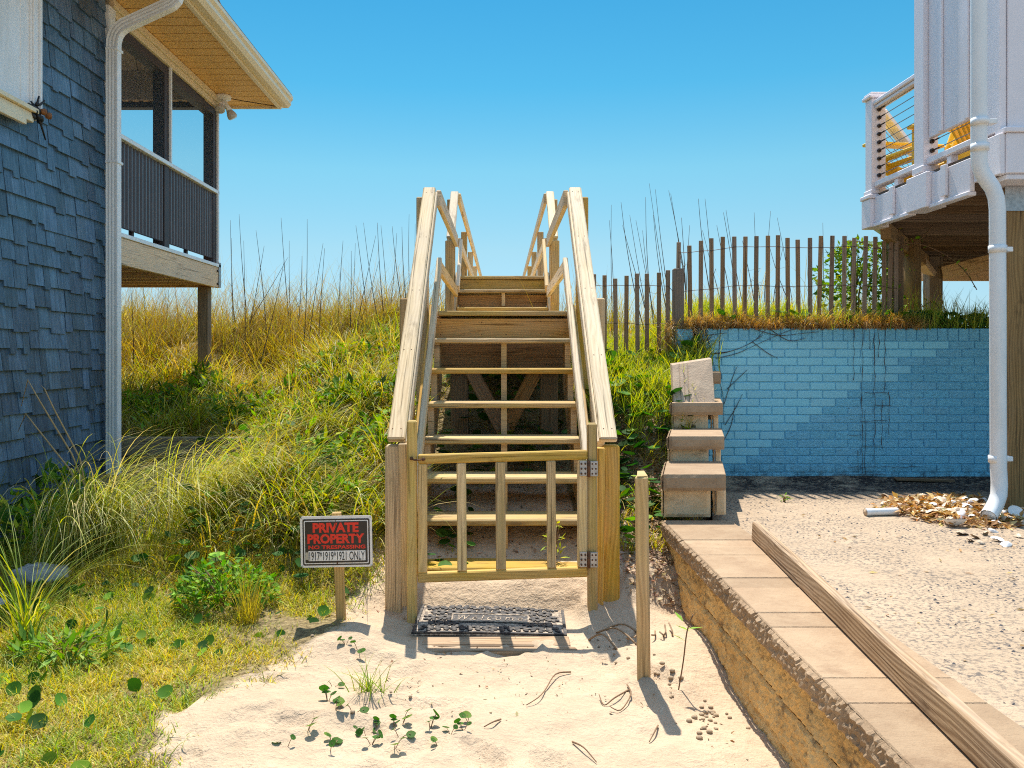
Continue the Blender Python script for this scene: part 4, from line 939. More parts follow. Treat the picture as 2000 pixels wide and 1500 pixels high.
# ---------------------------------------------------------------- vegetation
def ground_many(xy):
    b = base_h(xy[:, 0], xy[:, 1]); r = np.array([.018 * fbm(x * 2.2, y * 2.2, 1, 2) + (.26 * min(1, (y - 4.5) / 1.5) * fbm(x * .9, y * .9, 3, 3) * (.4 if abs(x) < .6 else 1) if y > 4.5 else 0) for x, y in xy])
    return np.concatenate([xy, (b + r)[:, None]], 1)
def blades(base, L, az, tilt, bend, w, col, seg=4, flat=.6, tipfade=None):
    n = len(base); az2 = az + rng.normal(0, flat, n); pos = base.copy(); out = []; cs = []
    dirv = np.stack([np.cos(az), np.sin(az)], 1); sd = np.stack([-np.sin(az2), np.cos(az2), np.zeros(n)], 1)
    for k in range(seg + 1):
        f = k / seg; ww = (w * (1 - f ** 2 * .92))[:, None] * .5
        out += [pos - sd * ww, pos + sd * ww]
        c = col if tipfade is None else col * (1 - f) + (col * .7 + tipfade * .3) * f
        cs += [c, c]
        th = tilt + bend * ((k + .5) / seg) ** 1.3
        pos = pos + (L / seg)[:, None] * np.stack([dirv[:, 0] * np.sin(th), dirv[:, 1] * np.sin(th), np.cos(th)], 1)
    V = np.stack(out, 1).reshape(-1, 3); C = np.stack(cs, 1).reshape(-1, 3); m = 2 * (seg + 1)
    q = np.array([[2 * k, 2 * k + 1, 2 * k + 3, 2 * k + 2] for k in range(seg)])
    Q = (np.arange(n)[:, None, None] * m + q[None]).reshape(-1, 4)
    return V, Q, C
def pick(n, cols, wts, var=.18):
    c = np.array(cols)[rng.choice(len(cols), n, p=np.array(wts) / sum(wts))]
    return c * (1 + rng.normal(0, var, (n, 1))).clip(.5, 1.6) * (1 + rng.normal(0, .06, (n, 3)))
def meshobj(name, parts, mat, parent=None, loc=None):
    V = np.concatenate([p[0] for p in parts]); off = 0; Qs = []
    for p in parts: Qs.append(p[1] + off); off += len(p[0])
    C = np.concatenate([p[2] for p in parts]).clip(0, 1)
    me = bpy.data.meshes.new(name); o = bpy.data.objects.new(name, me); COL.objects.link(o)
    sh = Vector((0, 0, 0))
    if parent is not None: o.parent = parent; sh = parent.location
    elif loc is not None: o.location = loc; sh = Vector(loc)
    fast_mesh(me, V - np.array(sh), np.concatenate(Qs), C, mat is M['leaf']); me.materials.append(mat); return o
GREEN, YG, STRAW, BROWN, OLIVE, DKG, PALE = (.16, .28, .012), (.46, .45, .02), (.66, .46, .10), (.30, .16, .04), (.32, .26, .025), (.05, .12, .015), (.80, .66, .30)
def discs(cen, r, nrm_az, nrm_tilt, col, k=9, cup=.22):
    n = len(cen); az, t = nrm_az, nrm_tilt
    N = np.stack([np.cos(az) * np.sin(t), np.sin(az) * np.sin(t), np.cos(t)], 1)
    U = np.cross(N, np.array([.31, .9, .12])); U /= np.linalg.norm(U, axis=1)[:, None]; W = np.cross(N, U)
    vs = [cen - N * (r * cup)[:, None]]
    for i in range(k):
        a = 2 * math.pi * i / k; rr = (r * (1 + .07 * math.sin(i * 2.7)))[:, None]
        vs.append(cen + (U * math.cos(a) + W * math.sin(a)) * rr)
    V = np.stack(vs, 1).reshape(-1, 3); q = np.array([[0, 1 + i, 1 + (i + 1) % k] for i in range(k)])
    # triangles stored as quads (last corner doubled would be degenerate), so use pairs of triangles as kites
    q = np.array([[0, 1 + i, 1 + (i + 1) % k, 1 + (i + 2) % k] for i in range(0, k - 1, 2)]) if k % 2 == 0 else None
    Q = (np.arange(n)[:, None, None] * (k + 1) + q[None]).reshape(-1, 4)
    return V, Q, np.repeat(col, k + 1, 0)
def leaves(cen, L, wd, az, tilt, col, roll=None):
    """pointed leaves: 2 quads folded along the midrib"""
    n = len(cen); d = np.stack([np.cos(az) * np.cos(tilt), np.sin(az) * np.cos(tilt), np.sin(tilt)], 1); s = np.stack([-np.sin(az), np.cos(az), np.zeros(n)], 1)
    if roll is not None:
        up = np.cross(d, s); s = s * np.cos(roll)[:, None] + up * np.sin(roll)[:, None]
    u = np.cross(d, s); L = L[:, None]; wd = wd[:, None]
    a = cen; b = cen + d * L * .45 + s * wd * .5 + u * wd * .12; c = cen + d * L; e = cen + d * L * .45 - s * wd * .5 + u * wd * .12; mid = cen + d * L * .5
    V = np.stack([a, b, c, mid, e], 1).reshape(-1, 3); q = np.array([[0, 1, 2, 3], [0, 3, 2, 4]])
    return V, (np.arange(n)[:, None, None] * 5 + q[None]).reshape(-1, 4), np.repeat(col, 5, 0)
def clumps(cx, cy, per, L, wind, cols, wts, w=.006, spread=.06, bend=(.6, 1.5), tilt=(.1, .6), seg=4, hgt=None):
    n = len(cx); ids = np.repeat(np.arange(n), per); m = len(ids)
    xy = np.stack([cx[ids] + rng.normal(0, spread, m), cy[ids] + rng.normal(0, spread, m)], 1)
    b = ground_many(xy) if hgt is None else hgt(xy); b[:, 2] -= .01
    az = rng.uniform(0, 2 * math.pi, m); vx = np.cos(az) + wind[0]; vy = np.sin(az) + wind[1]; az = np.arctan2(vy, vx)
    cl = np.repeat(rng.uniform(.65, 1.25, n), per)
    ln = rng.uniform(L[0], L[1], m) * cl
    cbias = np.repeat(pick(n, cols, wts, .15), per, 0)
    col = .32 * cbias + .68 * pick(m, cols, wts, .32)
    return blades(b, ln, az, rng.uniform(*tilt, m), rng.uniform(*bend, m), rng.uniform(.7, 1.3, m) * w, col, seg, .6, np.array(PALE) * .8)
def sample(n, fn, x0, x1, y0, y1):
    xs, ys = [], []
    while len(xs) < n:
        x = rng.uniform(x0, x1, n); y = rng.uniform(y0, y1, n); k = fn(x, y); xs += list(x[k]); ys += list(y[k])
    return np.array(xs[:n]), np.array(ys[:n])
corr_ = lambda x, y: np.abs(x - .0097 * y) > np.where(y < 9, .66, .62)
pxx = lambda x, y: VX + FPX * x / y
DUNE = [(.15, .25, .012), (.32, .36, .02), (.52, .35, .07), (.24, .18, .02), (.22, .12, .03), (.70, .56, .24), (.07, .05, .02)]
# grass of the dune, left of the stairs
fbmv = np.vectorize(lambda a, b: fbm(a * 1.5, b * 1.5, 12, 3))
parts = []
f = lambda x, y: corr_(x, y) & (pxx(x, y) > 180) & ~((x < -3.3) & (y < 8)) & (fbmv(x, y) > -.30) & (rng.uniform(0, 1, x.shape) < np.clip(7.0 / y, .4, 1.0)) & ((x > -1.9) | (y > 6.3)) & ~((x < -1.95) & (y > 6.2) & (y < 7.72))
x, y = sample(270, f, -6.5, -.6, 5.0, 10.5); parts.append(clumps(x, y, 44, (.25, .62), (.75, -.45), DUNE, [5, 4.8, 1.4, 1.4, 1.7, 1.9, 1.5], .0092, .06, (.8, 2.0), (.1, .8), 6))
x, y = sample(300, f, -6.5, -.6, 5.0, 11.5); parts.append(clumps(x, y, 26, (.12, .34), (.3, -.5), [BROWN, (.20, .11, .045), STRAW, DKG], [3, 2, 2, 1.4], .008, .09, (.8, 2.2), (.3, 1.2)))
x, y = sample(400, f, -8, -.6, 9.6, 14.2); parts.append(clumps(x, y, 40, (.2, .66), (.5, -.3), DUNE, [2.4, 2.6, 3.2, 1.6, 2.8, 1.5, 1.4], .0125, .09, (.5, 1.8), (.05, .6), 5))
x, y = sample(420, f, -8, -.6, 11.2, 14.0); parts.append(clumps(x, y, 14, (.5, 1.25), (.35, -.1), [OLIVE, BROWN, (.14, .10, .05)], [2, 3, 3], .0055, .10, (.3, 1.7), (.02, .4), 6))
x, y = sample(150, f, -6.5, -.6, 6.0, 12.5); parts.append(clumps(x, y, 50, (.1, .32), (.2, -.3), [(.16, .09, .04), (.24, .13, .06), (.10, .06, .03)], [3, 2, 2], .008, .10, (.8, 2.4), (.2, 1.2), 6))
x, y = sample(600, f, -6.5, -.6, 4.7, 9.5); parts.append(clumps(x, y, 16, (.06, .18), (.2, -.1), [GREEN, YG, DKG, STRAW], [3, 3, 2, 2], .006, .09))
go = meshobj('dune_grass', parts, M['grass']); tag(go, 'yellow green dune grass growing over the slope left of the stairs', 'grass', kind='stuff')
# right of the stairs and behind the fence
parts = []
fr = lambda x, y: (x > .66 + .0097 * y) & (x < xb(y) - .04 + np.where(y > 7.3, 9, 0)) & corr_(x, y)
f2 = lambda x, y: fr(x, y) & (rng.uniform(0, 1, x.shape) < sstep(5.9, 6.7, y))
x, y = sample(420, f2, .6, 2.6, 5.8, 7.9); parts.append(clumps(x, y, 32, (.10, .28), (.2, -.3), [GREEN, YG, (.32, .42, .04), STRAW], [3, 4, 3, .7], .009, .06, (.4, 1.2), (.0, .5)))
x, y = sample(260, lambda x, y: corr_(x, y), .6, 5.6, 7.5, 10.5); parts.append(clumps(x, y, 24, (.12, .34), (.1, -.1), [GREEN, YG, STRAW, BROWN], [2, 3, 2, 1], .006, .08, (.2, 1.0), (.0, .4)))
x, y = sample(70, lambda x, y: corr_(x, y), .7, 4.2, 8.2, 10.5); parts.append(clumps(x, y, 16, (.4, .75), (.2, -.1), [STRAW, OLIVE, BROWN], [2, 3, 2], .005, .08, (.2, 1.0), (.02, .35)))
x, y = sample(50, fr, .6, 1.9, 4.75, 6.2); parts.append(clumps(x, y, 12, (.06, .2), (.2, -.3), [GREEN, YG, STRAW], [2, 3, 2], .006, .03))
go = meshobj('slope_grass', parts, M['grass']); tag(go, 'bright green grass growing on the slope between the stairs and the block wall', 'grass', kind='stuff')
# dry overhang on top of the blue wall
parts = []
x, y = sample(230, lambda x, y: x < 1.5 + 2.2, 1.5, 3.6, 7.10, 7.32); top = lambda xy: np.concatenate([xy, np.full((len(xy), 1), 1.575) + np.clip((xy[:, 1:2] - 7.1) * .15, -.0, .05)], 1)
parts.append(clumps(x, y, 42, (.08, .21), (0, -.9), [(.50, .30, .10), (.40, .22, .08), (.55, .38, .16), (.3, .16, .06)], [3, 3, 2, 1.5], .005, .03, (.8, 2.2), (.1, .8), 4, top))
x, y = sample(26, lambda x, y: x > 0, 1.45, 1.75, 7.05, 7.2); parts.append(clumps(x, y, 26, (.08, .26), (0, -.8), [(.30, .19, .09), (.20, .12, .06), (.40, .28, .13)], [3, 3, 2], .0045, .03, (1.0, 2.4), (.3, 1.0), 4, lambda xy: np.concatenate([xy, rng.uniform(1.38, 1.58, (len(xy), 1))], 1)))
x, y = sample(170, lambda x, y: x > 0, 1.5, 4.6, 7.14, 7.5); parts.append(clumps(x, y, 14, (.10, .24), (0, -.1), [GREEN, YG, (.32, .42, .04)], [2, 4, 3], .006, .04, (.2, 1.0), (.0, .5), 4, top))
go = meshobj('dry_grass', parts, M['grass']); tag(go, 'dry orange brown grass hanging over the top edge of the blue wall', 'grass', kind='stuff')
# short turf in the lower left
parts = []
fl_ = lambda x, y: (rng.uniform(0, 1, x.shape) < vegmask(x, y) ** 1.6) & (pxx(x, y) > -150) & (x < .4)
x, y = sample(2100, fl_, -3.4, -.5, 2.1, 5.6); parts.append(clumps(x, y, 50, (.03, .085), (.1, -.2), [(.46, .44, .010), (.62, .48, .02), (.24, .33, .012), (.74, .58, .2), (.40, .25, .02)], [4, 3.5, 4, 2, 1], .0045, .055, (.4, 1.6), (.1, 1.0), 3))
x, y = sample(130, fl_, -3.4, -.5, 2.1, 5.4); parts.append(clumps(x, y, 12, (.06, .15), (.2, -.2), [YG, GREEN, STRAW], [3, 3, 1], .0045, .02, (.4, 1.3), (.1, .7), 4))
x, y = sample(420, lambda x, y: fl_(x, y) & (fbmv(x * 1.2, y * 1.2 + 5) > .05), -3.4, -.5, 2.1, 5.6); parts.append(clumps(x, y, 34, (.04, .11), (.15, -.2), [(.20, .34, .015), (.30, .42, .02), (.12, .24, .015)], [3, 2, 2], .005, .05, (.4, 1.5), (.1, .9), 3))
go = meshobj('turf', parts, M['grass']); tag(go, 'short yellow green turf spreading over the sand at lower left', 'grass', kind='stuff')
# litter of dry chips and leaves
def litter(n, fn, box, cols, wts, L, zoff=.006, wr=(.25, .5)):
    x, y = sample(n, fn, *box); b = ground_many(np.stack([x, y], 1)); b[:, 2] += rng.uniform(0, zoff, n)
    ln = rng.uniform(*L, n); return leaves(b, ln, ln * rng.uniform(*wr, n), rng.uniform(0, 6.28, n), rng.normal(.05, .3, n), pick(n, cols, wts, .2), rng.normal(0, .5, n))
CH = [(.30, .19, .12), (.42, .30, .19), (.20, .12, .07), (.52, .42, .30)]
parts = [litter(8000, lambda x, y: fr(x, y), (.6, 1.9, 4.42, 6.6), CH, [3, 3, 2, 1.5], (.015, .045), .02),
         litter(1200, lambda x, y: (np.abs(x) < .9) & ((np.abs(x) > .5) | (y > 4.9)), (-.9, .9, 4.4, 6.4), CH, [3, 2, 3, .5], (.012, .04), .01)]
tag(meshobj('litter', parts, M['litter']), 'brown wood chips and dry leaf litter covering the slope beside the block wall', 'litter', kind='stuff')
parts = [litter(1500, lambda x, y: (vegmask(x, y) < .5) & (x < xb(y) - .2), (-1.6, .92, 1.9, 4.5), [(.22, .13, .07), (.35, .22, .11), (.10, .07, .045), (.45, .35, .2)], [3, 2, 3, 1], (.005, .024), .004, (.15, .6))]
tag(meshobj('debris', parts, M['litter']), 'tiny dark leaf crumbs scattered over the bare sand path', 'debris', kind='stuff')
# broad green leaves on the slopes
def pennies(n, fn, box, r, h, face=False):
    x, y = sample(n, fn, *box); b = ground_many(np.stack([x, y], 1)); c = b.copy(); c[:, 2] += rng.uniform(*h, n)
    c[:, 0] += rng.normal(0, .02, n)
    rr = rng.uniform(*r, n); tl = np.abs(rng.normal(.15, .38, n)); col = pick(n, [(.045, .12, .02), (.08, .19, .025), (.20, .32, .04), (.03, .08, .018)], [3, 3, 1.2, 2], .15)
    d = discs(c, rr, rng.normal(-1.57, .8, n) if face else rng.uniform(0, 6.28, n), np.abs(rng.normal(.85, .35, n)) if face else tl, col, 10)
    az = rng.uniform(0, 6.28, n); L = (c[:, 2] - b[:, 2]) + .005
    s = blades(b, L, az, np.zeros(n), np.zeros(n), np.full(n, .004), pick(n, [YG, OLIVE], [1, 1]), 1, .1)
    return [d, s]
parts = pennies(430, lambda x, y: fr(x, y), (.6, 1.9, 4.75, 7.6), (.022, .055), (.03, .14)) + pennies(110, lambda x, y: fr(x, y) & (y > 5.8), (.6, 1.9, 5.8, 7.3), (.03, .06), (.10, .20))
tag(meshobj('broad_leaf_cover', parts, M['leaf']), 'round glossy green leaves spreading between the stairs and the block wall', 'ground cover', kind='stuff')
parts = pennies(330, lambda x, y: corr_(x, y) & (x > -1.9 - (y - 5) * .3), (-2.6, -.6, 4.5, 8.0), (.02, .045), (.05, .22)) + pennies(200, lambda x, y: np.abs(x) < .55, (-.6, .65, 5.6, 8.6), (.025, .055), (.03, .2))
parts += pennies(45, lambda x, y: (np.abs(x) < .5) & ((x < -.12)), (-.5, .5, 4.75, 5.5), (.022, .045), (.02, .10))
tag(meshobj('broad_leaf_cover', parts, M['leaf']), 'round leaves scattered in the grass left of and under the stairs', 'ground cover', kind='stuff')
parts = pennies(150, lambda x, y: vegmask(x, y) > .75, (-3.0, -.75, 2.5, 5.0), (.018, .036), (.02, .07), True)
tag(meshobj('broad_leaf_cover', parts, M['leaf']), 'dark round leaves dotted through the yellow turf at lower left', 'ground cover', kind='stuff')
x, y = sample(210, lambda x, y: x > 0, 1.9, 4.5, 7.12, 7.6); b = np.stack([x, y, 1.58 + rng.uniform(.03, .15, 210)], 1)
parts = [discs(b, rng.uniform(.02, .05, 210), rng.uniform(0, 6.28, 210), np.abs(rng.normal(.4, .5, 210)), pick(210, [(.06, .14, .03), (.12, .24, .03), (.22, .32, .04)], [3, 3, 1.5]), 10)]
tag(meshobj('broad_leaf_cover', parts, M['leaf']), 'round green leaves growing along the top of the blue wall', 'ground cover', kind='stuff')
# weedy leaves on the left slope
def weeds(n, fn, box, L, h, cols, wts):
    x, y = sample(n, fn, *box); b = ground_many(np.stack([x, y], 1)); b[:, 2] += rng.uniform(*h, n); ln = rng.uniform(*L, n)
    return leaves(b, ln, ln * rng.uniform(.2, .4, n), rng.uniform(0, 6.28, n), rng.normal(.35, .5, n), pick(n, cols, wts), rng.normal(0, .5, n))
parts = [weeds(6500, lambda x, y: corr_(x, y) & ~((x < -1.95) & (y > 6.5) & (y < 7.75)) & (fbmv(x, y) < -.18), (-5.2, -.62, 5.2, 10.5), (.05, .14), (.02, .30), [GREEN, DKG, YG, (.2, .34, .04)], [3, 3, 2, 2])]
tag(meshobj('weeds', parts, M['leaf']), 'leafy green weeds mixed through the dune grass on the left slope', 'weeds', kind='stuff')

# single plants -------------------------------------------------------------
def tuft(name, x, y, n, L, wind, cols, wts, label, cat, w=.006, spread=.05, bend=(.8, 1.7), tilt=(.1, .6), seg=7, group=None):
    z = ground_z(x, y); o = meshobj(name, [clumps(np.array([x]), np.array([y]), n, L, wind, cols, wts, w, spread, bend, tilt, seg)], M['grass'], None, (x, y, z))
    return tag(o, label, cat, group)
tuft('grass_tussock', -2.55, 5.30, 560, (.7, 1.45), (1.15, -.5), [GREEN, YG, PALE, (.45, .50, .16), OLIVE], [3, 4, 2.4, 3, .6], 'large fountain of arching pale green grass in front of the white downspout', 'grass clump', .0062, .15, (1.4, 2.4), (.0, .5), 11)
tuft('grass_tussock', -2.05, 5.75, 460, (.6, 1.3), (1.2, -.4), [GREEN, YG, PALE, (.45, .50, .16)], [3, 4, 2.4, 3], 'second arching grass clump on the slope right of the largest one', 'grass clump', .0062, .14, (1.4, 2.4), (.0, .5), 11)
tuft('grass_tussock', -2.20, 3.98, 85, (.35, .85), (.2, -.1), [GREEN, YG, PALE], [4, 3, 1], 'tall thin grass tuft with long bending blades by the grey rocks', 'grass clump', .0055, .025, (.7, 1.9), (.05, .45), 9)
tuft('grass_tussock', -1.215, 4.18, 120, (.12, .34), (.1, 0), [BROWN, OLIVE, STRAW, YG], [2, 3, 2, 1], 'small upright olive grass tuft left of the warning sign', 'grass clump', .0035, .02, (.1, .8), (.0, .35), 6)
tuft('grass_tussock', -.50, 3.42, 80, (.05, .17), (.2, -.2), [(.10, .18, .03), YG, GREEN], [3, 2, 3], 'small green grass tuft alone on the bare sand', 'grass clump', .0045, .035, (.3, 1.2), (.1, .8), 5)
tuft('grass_tussock', -3.25, 5.15, 110, (.5, 1.0), (.1, -.1), [DKG, (.06, .12, .05), OLIVE], [3, 3, 1], 'dark shaded grass clump against the foot of the shingled wall', 'grass clump', .006, .08, (.5, 1.6), (.05, .5), 8)
tuft('grass_tussock', -1.05, 5.0, 60, (.2, .42), (.2, -.2), [GREEN, (.2, .34, .04), YG], [3, 3, 2], 'broad bladed green clump on the slope behind the warning sign', 'grass clump', .013, .07, (.6, 1.4), (.1, .7), 6)
DB = [(.13, .075, .035), (.20, .11, .05), (.07, .045, .025), (.30, .20, .09)]
tuft('dry_brush', -2.25, 9.3, 420, (.2, .55), (.2, -.3), DB, [3, 3, 2, 1], 'dark brown tangle of dead brush in the middle of the grassy dune', 'brush', .011, .22, (.8, 2.2), (.1, 1.2), 6)
tuft('dry_brush', -3.2, 9.6, 360, (.2, .5), (.2, -.3), [(.05, .09, .025), (.10, .13, .03), DB[0]], [3, 2, 2], 'dark green brushy clump at the foot of the porch pile', 'brush', .012, .2, (.8, 2.0), (.1, 1.1), 6)
tuft('dry_brush', -1.75, 7.2, 320, (.15, .42), (.2, -.3), DB, [2, 3, 2, 2], 'brown dead brush on the slope above the arching grass clumps', 'brush', .009, .17, (.8, 2.2), (.1, 1.2), 6)
tuft('grass_tussock', -1.42, 10.6, 150, (.35, .75), (.1, -.1), [(.06, .14, .02), (.12, .22, .02), OLIVE], [3, 2, 1], 'dark green upright tuft on the dune crest near the stairs', 'grass clump', .014, .12, (.2, 1.1), (.0, .5), 6)
tuft('grass_tussock', -2.9, 11.6, 260, (.35, .8), (.2, -.1), [(.40, .28, .06), (.28, .17, .04), OLIVE], [3, 2, 1], 'golden brown grass clump on the dune crest right of the porch pile', 'grass clump', .013, .2, (.3, 1.6), (.0, .6), 6)
# dry blades leaning across the downspout
def dryst(m):
    b = Vector((-2.55, 5.5, .12))
    for e, k in ((( -3.05, 5.45, 1.03), (-2.98, 5.4, 1.20)), ((-3.1, 5.5, .86), (-3.02, 5.45, .98)), ((-2.95, 5.5, 1.16), (-2.9, 5.45, 1.14))):
        m.tube([b + Vector((random.uniform(-.05, .05), 0, 0)), b.lerp(Vector(k), .5) + Vector((.04, 0, .06)), b.lerp(Vector(k), .85) + Vector((.0, 0, .03)), Vector(k), Vector(e)], [.006, .006, .005, .004, .002], 5)
m = MB(); dryst(m); tag(m.build('dry_straw', plain('tan stem', (.46, .30, .13), .8), None, (-2.55, 5.5, .12)), 'bent tan dry stems leaning across the white downspout', 'stem')
def bushy(name, x, y, n, r, h, L, cols, wts, label, cat, wr=(.3, .5), tiltm=.3):
    z = lot_z(x, y) if x > 1.5 else ground_z(x, y); a = rng.uniform(0, 6.28, n); q = np.sqrt(rng.uniform(0, 1, n)) * r; zz = rng.uniform(.1, 1, n) ** .7 * h * (1 - (q / r) ** 2 * .6)
    c = np.stack([x + q * np.cos(a), y + q * np.sin(a) * .8, z + zz], 1); ln = rng.uniform(*L, n)
    o = thing(name, (x, y, z), label, cat)
    meshobj('foliage', [leaves(c, ln, ln * rng.uniform(*wr, n), a + rng.normal(0, .8, n), rng.normal(tiltm, .5, n), pick(n, cols, wts), rng.normal(0, .4, n))], M['leaf'], o)
    def st(m):
        for i in range(7):
            a = random.uniform(0, 6.28); e = Vector((x + r * .7 * math.cos(a), y + r * .6 * math.sin(a), z + h * random.uniform(.5, .9))); b = Vector((x, y, z - .02)); m.tube([b, b.lerp(e, .5) + Vector((0, 0, .03)), e], [.004, .003, .0015], 5)
    one('stem', M['twig'], st, o); return o
bushy('leafy_weed', -1.40, 4.42, 850, .26, .26, (.025, .06), [GREEN, (.10, .26, .02), (.2, .36, .04), DKG], [3, 3, 2, 1.5], 'bright green small leaved bush at the foot of the big grass clump', 'plant')
bushy('leafy_weed', -1.93, 3.82, 190, .22, .10, (.05, .12), [(.16, .28, .05), (.24, .36, .08), GREEN], [3, 2, 2], 'low rosette of pale green pointed leaves in the turf by the rocks', 'plant', (.18, .3), .25)
bushy('leafy_weed', -1.0, 5.3, 320, .24, .22, (.05, .11), [GREEN, (.16, .30, .04), YG], [3, 3, 2], 'leafy green weed on the slope between the warning sign and the stairs', 'plant', (.25, .4), .35)
bushy('leafy_weed', .345, 4.86, 60, .05, .26, (.02, .05), [(.30, .40, .05), YG], [3, 2], 'small yellow green sprig growing behind the gate', 'plant', (.25, .4), .5)
bushy('leafy_weed', 2.36, 2.92, 10, .04, .03, (.02, .035), [(.2, .34, .05), GREEN], [3, 1], 'tiny green seedling on the gritty sand yard nearest the plank', 'plant', (.4, .6), .4)
bushy('leafy_weed', 2.06, 6.0, 16, .04, .05, (.02, .04), [(.24, .36, .05), GREEN], [3, 1], 'tiny green seedling at the edge of the leaf and shell pile', 'plant', (.4, .6), .5)
# shrub behind the fence with a straggling vine
SH = thing('shrub', (3.35, 7.75, 1.55), 'leafy green shrub growing through the sand fence under the white deck', 'shrub')
n = 2800; a = rng.uniform(0, 6.28, n); zz = rng.uniform(0, 1, n); rr = np.sqrt(rng.uniform(0, 1, n)) * (.19 + .17 * np.sin(zz * 3.0))
c = np.stack([3.34 + rr * np.cos(a) + .06 * np.sin(zz * 7), 7.75 + rr * np.sin(a), 1.58 + zz * .80], 1); keep = np.array([fbm(p[0] * 5, p[1] * 5, p[2] * 5, 2) > -.22 for p in c]); c = c[keep]; n = len(c); ln = rng.uniform(.03, .075, n)
meshobj('foliage', [leaves(c, ln, ln * rng.uniform(.45, .65, n), a[keep] + rng.normal(0, .8, n), rng.normal(0, .6, n), pick(n, [GREEN, DKG, (.2, .32, .04), (.36, .38, .05)], [3, 3, 2, 1]), rng.normal(0, .7, n))], M['leaf'], SH)
one('stem', M['twig'], lambda m: [m.tube([(3.34, 7.75, 1.5), (3.34 + random.uniform(-.1, .1), 7.75, 1.9), (3.34 + random.uniform(-.2, .2), 7.72, 2.35)], [.012, .008, .003], 6) for _ in range(6)], SH)
VN = thing('vine', (3.5, 7.5, 1.9), 'thin straggling vine reaching from the fence end up to the deck joists', 'vine')
vp = [[P(1700, 520, 7.5), P(1735, 490, 7.5), P(1765, 485, 7.5), P(1800, 465, 7.4), P(1822, 440, 7.4)], [P(1735, 500, 7.5), P(1750, 470, 7.5), P(1760, 440, 7.45)], [P(1740, 485, 7.5), P(1790, 475, 7.4), P(1850, 500, 7.6), P(1885, 530, 7.8), P(1908, 566, 7.8)],
      [P(1640, 490, 7.4), P(1665, 470, 7.4), P(1720, 485, 7.45)], [P(1770, 600, 7.9), P(1790, 540, 7.9), P(1775, 500, 7.9)], [P(1845, 635, 7.4), P(1865, 622, 7.4), P(1900, 622, 7.4), P(1925, 632, 7.4)], [P(1800, 600, 7.9), P(1825, 590, 7.9), P(1850, 636, 7.6)]]
def smooth(pts, k=4):
    out = []
    for i in range(len(pts) - 1):
        p0, p1, p2, p3 = pts[max(0, i - 1)], pts[i], pts[i + 1], pts[min(len(pts) - 1, i + 2)]
        for j in range(k):
            t_ = j / k; out.append(.5 * ((2 * p1) + (p2 - p0) * t_ + (2 * p0 - 5 * p1 + 4 * p2 - p3) * t_ ** 2 + (3 * p1 - p0 - 3 * p2 + p3) * t_ ** 3))
    return out + [pts[-1]]
one('stem', M['twig'], lambda m: [m.tube(smooth(q), .0045, 5) for q in vp], VN)
c = np.array([list(smooth(q, 8)[k]) for q in vp for k in range(0, (len(q) - 1) * 8, 3)]); n = len(c); c += rng.normal(0, .02, (n, 3)); ln = rng.uniform(.03, .06, n)
meshobj('leaves', [leaves(c, ln, ln * .6, rng.uniform(0, 6.28, n), rng.normal(0, .6, n), pick(n, [(.22, .34, .04), (.36, .38, .06), GREEN], [3, 1, 2]), rng.normal(0, .7, n))], M['leaf'], VN)
# dead vine stems on the blue wall
def dead1(m):
    fp = lambda px, py, d=7.085: P(px, py, d)
    L = [[(1394, 690), (1430, 685), (1470, 668), (1495, 645), (1520, 632)], [(1398, 700), (1440, 690), (1480, 672), (1530, 650), (1560, 640)], [(1376, 640), (1388, 680), (1396, 720), (1412, 770), (1414, 830)], [(1408, 638), (1404, 700), (1410, 740)], [(1380, 690), (1410, 690), (1450, 678), (1490, 655)], [(1414, 790), (1430, 740), (1440, 715)], [(1420, 760), (1446, 735), (1460, 722)], [(1416, 830), (1435, 800), (1450, 770)], [(1414, 860), (1428, 830), (1436, 790)], [(1470, 668), (1500, 690), (1520, 700)], [(1480, 645), (1520, 655), (1560, 652), (1600, 648)], [(1500, 640), (1540, 665), (1575, 660)], [(1346, 640), (1360, 680), (1385, 700)], [(1350, 660), (1380, 655), (1420, 650)]]
    for q in L: m.tube(smooth([fp(*a) for a in q]), [.0028 if i < 6 else .0018 for i in range(4 * (len(q) - 1) + 1)], 5)
m = MB(); dead1(m); tag(m.build('dead_vine', M['vine'], None, P(1420, 690, 7.08)), 'tangle of dead vine stems hanging at the left end of the blue wall', 'vine')
def dead2(m):
    for px, a, b in ((1668, 645, 748), (1684, 640, 935), (1698, 640, 690), (1708, 650, 930), (1716, 642, 700), (1728, 640, 770), (1690, 800, 940), (1722, 780, 880), (1736, 765, 850), (1676, 880, 935)):
        q = [P(px + random.uniform(-2, 2), y_, 7.080) for y_ in np.arange(a, b, 14)]; m.tube(q, [.0016 if random.random() < .7 else .0032 for _ in q], 5)
    for py, a, b in ((767, 1690, 740 + 1000), (822, 1680, 1738), (792, 1705, 1742), (872, 1684, 1728), (912, 1655, 1800), (850, 1655, 1700), (927, 1640, 1735)):
        q = [P(x_, py + random.uniform(-1, 1), 7.080) for x_ in np.arange(a, b, 9)]; m.tube(q, .0017, 5)
m = MB(); dead2(m); tag(m.build('dead_vine', M['vine'], None, P(1700, 800, 7.08)), 'dark dead creeper tendrils running down the middle of the blue wall', 'vine')
